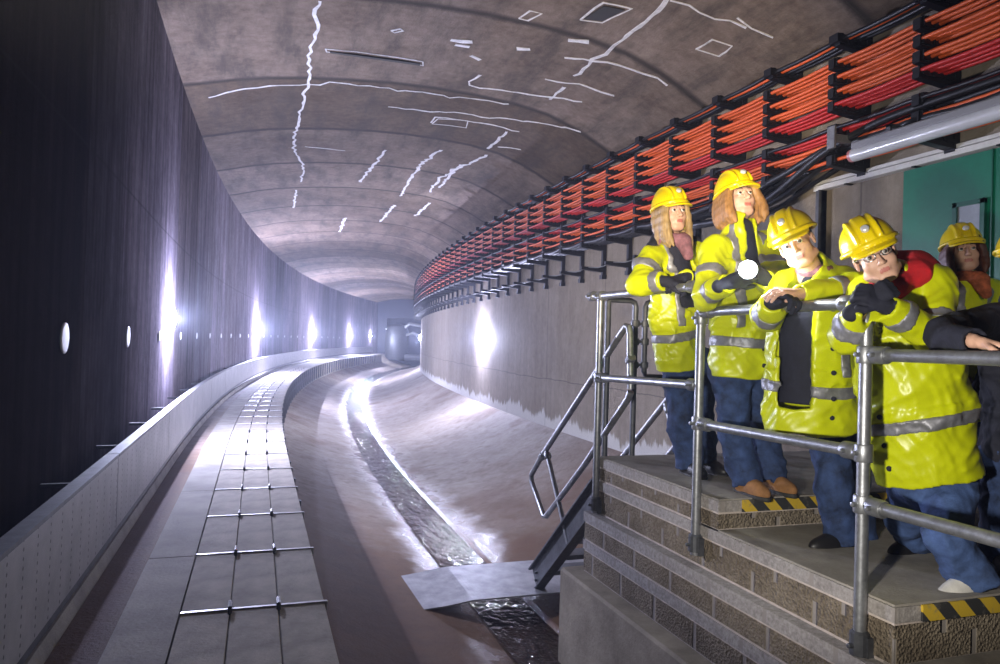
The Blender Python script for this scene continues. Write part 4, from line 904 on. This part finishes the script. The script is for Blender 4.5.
# ---- boy with the open jacket
if 1:
    hf=headfr(P(796,243,3.62),-12,-6,25)
    J=dict(neck=P(813,271,3.72),shR=P(785,285,3.74),shL=P(846,281,3.70),elR=P(767,317,3.66),wrR=P(773,303,3.47),elL=P(857,289,3.55),wrL=P(800,294,3.43),hem=P(812,431,3.78),
      hipR=P(828,430,3.86),hipL=P(852,430,3.92),knR=P(833,486,3.78),knL=P(850,486,3.95),anR=P(842,536,3.80),anL=P(858,537,3.98))
    r3,i3=person('person leaning on the middle rail in open hi-vis jacket over navy jumper, head tilted',J,dict(ground=GZ2,head=hf,seed=12,hemw=(.235,.17),chest=(.2,.145),look=(-.15,-.1),
      handR=(CRH*.3+np.array([0,0,.1])-CFH*.6,np.array([0,0,1.])+CRH*.2,1,(45,50,35),1),handL=(-CRH*.95+np.array([0,0,.08])-CFH*.25,np.array([0,0,1.])-CFH*.35,-1,(22,28,20),0),
      toeR=toe(-1,.35),toeL=toe(-1,.25),tband=[.235],aband=[('elL','wrL',.35),('elR','wrR',.3)],vband=[(-.12,.3,.85,0)],open=[(.05,.2,.14,1.2,-.03)],inner=.16,snaps=[(-.05,[.1,.2,.33,.45])],shoe='blackshoe'))
    W=lambda p:hf.w(np.array(p)*HS)
    hairmesh(r3,M['brownhair'],[[(W((q*.066,.02-.02*k,.05)),.016),(W((q*.07,.0-.02*k,.005)),.008)] for q in (-1,1) for k in range(4)],.01,seed=3)
    F=Field(i3['nb']-.18,i3['nb']+.18,.0075)
    for k in range(12):
        a=2*PI*k/12; b_=2*PI*(k+1)/12; F.cap(i3['nb']+i3['side']*math.cos(a)*.068+i3['fw']*math.sin(a)*.07+[0,0,.0],i3['nb']+i3['side']*math.cos(b_)*.068+i3['fw']*math.sin(b_)*.07,.026,.026,.02)
    F.D+=folds(F.X,18,.004,20); F.mesh('collar',M['pinkscarf'],r3)
# ---- person in the red hood, nearest
if 1:
    hf=headfr(P(874,255,3.16),4,-9,26)
    J=dict(neck=P(893,281,3.25),shR=P(868,292,3.32),shL=P(937,283,3.22),elR=P(848,336,3.16),wrR=P(862,306,2.99),elL=P(938,340,3.06),wrL=P(888,307,2.97),hem=P(929,478,3.30),
      hipR=P(912,478,3.42),hipL=P(950,476,3.38),knR=P(905,520,3.62),knL=P(950,538,3.14),anR=P(918,541,3.74),anL=P(973,577,3.16))
    r4,i4=person('nearest person, red hood and spectacles, in long hi-vis jacket, stepping down in white trainers',J,dict(ground=GZ2,head=hf,seed=21,hemw=(.222,.16),chest=(.215,.15),jeans='denim_pale',look=(-.1,-.05),
      handR=(CRH*.5+np.array([0,0,.45])-CFH*.3,-CFH*1.+[0,0,.5],1,(50,55,40),1),handL=(-CRH*.85+np.array([0,0,.5])-CFH*.1,-CFH*1.+[0,0,.5],-1,(50,55,40),1),
      toeR=toe(-.9,.4),toeL=toe(-1,.3),shoeR='blackshoe',pitR=0,pitL=14,tband=[.28],aband=[('elL','wrL',.72),('shL','elL',.72),('elR','wrR',.4),('shR','elR',.7)],vband=[(-.12,.62,.92,0)],snaps=[(.165,[.1,.2,.34])],shoe='whiteshoe'))
    W=lambda p:hf.w(np.array(p)*HS)
    hairmesh(r4,M['brownhair'],[[(W((q*.066,.02-.02*k,.05)),.016),(W((q*.07,.0-.02*k,.002)),.008)] for q in (-1,1) for k in range(5)],.01,seed=5)
    nb=i4['nb']; F=Field(nb-.3,nb+.3,.009); rt=CRH
    F.chain([nb-rt*.08+i4['fw']*.07+[0,0,-.01],nb+rt*.0+i4['fw']*.1+[0,0,-.02],nb+rt*.09+i4['fw']*.05+[0,0,.03],nb+rt*.12-i4['fw']*.06+[0,0,.06],nb+rt*.03-i4['fw']*.12+[0,0,.05],nb-rt*.07-i4['fw']*.05+[0,0,.03]],[.035,.042,.055,.07,.075,.05],.04)
    F.cap(nb+rt*.13+[0,0,.055],nb+rt*.19-i4['fw']*.05+[0,0,.04],.055,.045,.04); F.D+=folds(F.X,31,.012,13); F.mesh('hood',M['redfleece'],r4)
    g_=MB()
    for q in (-1,1):
        c=np.array((q*.032,.103,.0)); g_.tube([W(c+np.array((.021*math.cos(a),-.008*abs(math.cos(a))*(1 if q*math.cos(a)>0 else 0),.014*math.sin(a)))) for a in np.linspace(0,2*PI,15)],.0021,6,cap=False)
        g_.tube([W((q*.052,.096,.005)),W((q*.074,.05,.008)),W((q*.08,-.005,.006))],.002,6)
    g_.tube([W((-.011,.106,.004)),W((.011,.106,.004))],.002,6); g_.build('spectacles',M['lens'],parent=r4)
# ---- woman by the green door
if 1:
    hf=headfr(P(963,252,4.45),14,4,6)
    b0=P(965,247,4.45); dn=lambda x,z,d:(lambda p:np.array([p[0],p[1],z]))(P(x,247,d))
    J=dict(neck=P(962,282,4.48),shR=P(936,296,4.42),shL=P(991,293,4.55),elR=P(932,340,4.4),wrR=P(950,360,4.25),elL=P(998,338,4.5),wrL=P(985,372,4.3),hem=P(964,420,4.5),
      hipR=dn(950,-.5,4.5),hipL=dn(980,-.5,4.55),knR=dn(951,-.62,4.48),knL=dn(980,-.62,4.53),anR=dn(951,-.76,4.5),anL=dn(980,-.76,4.55))
    gz=-.85
    zt=[J[k][2] for k in ('hipR',)]
    H_=J['hem'][2]
    for k,f in (('hip',.0),('kn',.47),('an',.9)):
        for q in 'RL': J[k+q][2]=H_+(-.85-H_)*f
    for q in 'RL': J['an'+q][2]=-.85+.08
    r5,i5=person('person with auburn bob and rust scarf standing before the green door',J,dict(ground=-.85,female=1,head=hf,seed=33,hemw=(.19,.15),chest=(.2,.14),look=(-.1,.05),
      handR=(CRH*.3+np.array([0,0,-.9]),-CFH*1.,1,(30,30,20),1),handL=(-CRH*.3+np.array([0,0,-.9]),-CFH*1.,-1,(30,30,20),1),
      toeR=toe(-.2,1),toeL=toe(.2,1),tband=[.2],aband=[('shL','elL',.6)],vband=[(-.11,.3,.9,0),(.11,.3,.9,0)],snaps=[],shoe='blackshoe'))
    W=lambda p:hf.w(np.array(p)*HS); st=[]
    for q in (-1,1):
        for k in range(7): 
            y=.05-.024*k; st.append([(p,r) for p,r in zip(bezier([W((q*.05,y+.02,.07)),W((q*.088,y,.03)),W((q*.09,y,-.04)),W((q*.092,y+.01,-.09)),W((q*.078,y+.02,-.135))],7),[.022,.022,.022,.022,.022,.02,.012])])
    for k in range(5): st.append([(W((-.05+.025*k,.07,.07)),.015),(W((-.055+.0275*k,.088,.045)),.012),(W((-.058+.029*k,.089,.028)),.006)])
    hairmesh(r5,M['auburn'],st,.012,seed=7,amp=.004)
    nb=i5['nb']; F=Field(nb-.24,nb+.24,.008)
    for k in range(14):
        a=2*PI*k/14; b_=2*PI*(k+1)/14; z=lambda t:.03+.018*math.sin(2*t); F.cap(nb+i5['side']*math.cos(a)*.09+i5['fw']*math.sin(a)*.09+[0,0,z(a)-.01],nb+i5['side']*math.cos(b_)*.09+i5['fw']*math.sin(b_)*.09+[0,0,z(b_)-.01],.03,.03,.02)
    F.cap(nb+i5['fw']*.12+[0,0,.0],nb+i5['fw']*.15+CRH*.01+[0,0,-.08],.055,.03,.03); F.D+=folds(F.X,38,.009,20); F.mesh('scarf',M['rustscarf'],r5)
# ---- person in the dark coat, mostly out of frame on the right
if 1:
    hf=headfr(P(1024,262,3.35),-10,0,0)
    dn=lambda x,z,d:(lambda p:np.array([p[0],p[1],z]))(P(x,262,d))
    J=dict(neck=P(1024,296,3.4),shR=P(994,318,3.3),shL=P(1062,316,3.5),elR=P(940,335,2.86),wrR=P(974,341,2.66),elL=P(1074,380,3.4),wrL=P(1060,420,3.2),hem=P(1022,470,3.45),
      hipR=dn(1008,-.6,3.45),hipL=dn(1040,-.6,3.5),knR=dn(1008,-.85,3.4),knL=dn(1040,-.85,3.5),anR=dn(1008,-.94,3.45),anL=dn(1042,-.94,3.5))
    H_=J['hem'][2]
    for q in 'RL':
        J['hip'+q][2]=H_; J['kn'+q][2]=H_*.5+GZ2*.5; J['an'+q][2]=GZ2+.08
    my=M['yellow']; M['yellow']=M['navy']
    r6,i6=person('person at right edge in dark coat and yellow helmet gripping the near rail',J,dict(ground=GZ2,head=hf,seed=41,arm=(.066,.056,.045),hemw=(.19,.15),chest=(.2,.14),
      handR=(CRH*.6+np.array([0,0,-.25])-CFH*.75,np.array([0,0,1.])+CRH*.3,1,(50,60,40),0),handL=(-CRH*.1+np.array([0,0,-.9]),-CFH*1.,-1,(30,30,20),0),toeR=toe(-.5,1),toeL=toe(-.3,1),shoe='blackshoe'))
    M['yellow']=my
    W=lambda p:hf.w(np.array(p)*HS)
    hairmesh(r6,M['brownhair'],[[(W((q*.066,.02-.02*k,.05)),.016),(W((q*.07,.0-.02*k,-.01)),.01)] for q in (-1,1) for k in range(6)],.01,seed=6)
# ------------------------------------------------------------------ light, camera, colour
def spot(name,p,tgt,E,ang,blend=.6,col=(1,.93,.82),r=.06):
    l=bpy.data.lights.new(name,'SPOT'); l.energy=E; l.spot_size=math.radians(ang); l.spot_blend=blend; l.color=col; l.shadow_soft_size=r
    o=bpy.data.objects.new(name,l); C.objects.link(o); o.location=tuple(p)
    from mathutils import Vector
    o.rotation_euler=(Vector(tgt)-Vector(p)).to_track_quat('-Z','Y').to_euler(); return o
spot('people_fill',(0,.8,-.25),(2.8,3.0,-.05),380,54,.5,(1,.95,.86))  # fill spot added left of the camera to brighten the people
spot('hand_torch',(1.4,-1.0,.5),(4.2,2.9,.35),210,26,.7,(1,.93,.82))  # unseen fill spot, added to lift the woman at the door
spot('hand_torch',(-.3,.5,.25),(4.7,8.3,2.5),1300,36,.5,(1,.84,.62))  # unseen warm spot added to brighten the cable racks
l=bpy.data.lights.new('warm_fill','POINT'); l.energy=4.5; l.color=(1,.78,.52); l.shadow_soft_size=.1; q=bpy.data.objects.new('warm_fill',l); C.objects.link(q); q.location=(1.2,-1.5,.3)  # weak warm fill added behind the camera, no real lamp there
hz,nt,b=newmat('damp_haze'); nt.nodes.remove(b); v=N(nt,'ShaderNodeVolumeScatter',ins={'Density':.004,'Anisotropy':.55}); v.inputs['Color'].default_value=(.75,.8,1,1); lk(nt,v.outputs[0],nt.nodes['Material Output'].inputs['Volume'])
o=MB().sweep([(-.99,-2.6),(4.99,-2.6),(4.99,3.6),(-.99,3.6)],US[3:]).build('haze',hz); tag(o,'thin bluish damp haze hanging in the whole tunnel','haze',kind='stuff')
w=bpy.data.worlds.new('World'); bpy.context.scene.world=w; w.use_nodes=True; w.node_tree.nodes['Background'].inputs[0].default_value=(.02,.02,.03,1); w.node_tree.nodes['Background'].inputs[1].default_value=.15
cam=bpy.data.cameras.new('Camera'); co=bpy.data.objects.new('Camera',cam); C.objects.link(co); cam.sensor_width=36; cam.sensor_fit='HORIZONTAL'; cam.lens=36*F_PX/1000; cam.clip_start=.05; cam.clip_end=300
from mathutils import Matrix
m=Matrix.Identity(4)
for i in range(3): m[i][0]=CR[i]; m[i][1]=CUP[i]; m[i][2]=-CF[i]
co.matrix_world=m
sc=bpy.context.scene; sc.camera=co
for o in list(C.objects):
    if o.parent is None: o.location.z+=2.5 if o.type!='CAMERA' else 0
m.translation=(0,0,2.5); co.matrix_world=m
sc.view_settings.view_transform='Standard'; sc.view_settings.look='None'; sc.view_settings.gamma=1; sc.view_settings.use_curve_mapping=False; sc.view_settings.exposure=0
sc.cycles.use_denoising=True; sc.cycles.max_bounces=6; sc.cycles.diffuse_bounces=1; sc.cycles.sample_clamp_indirect=8
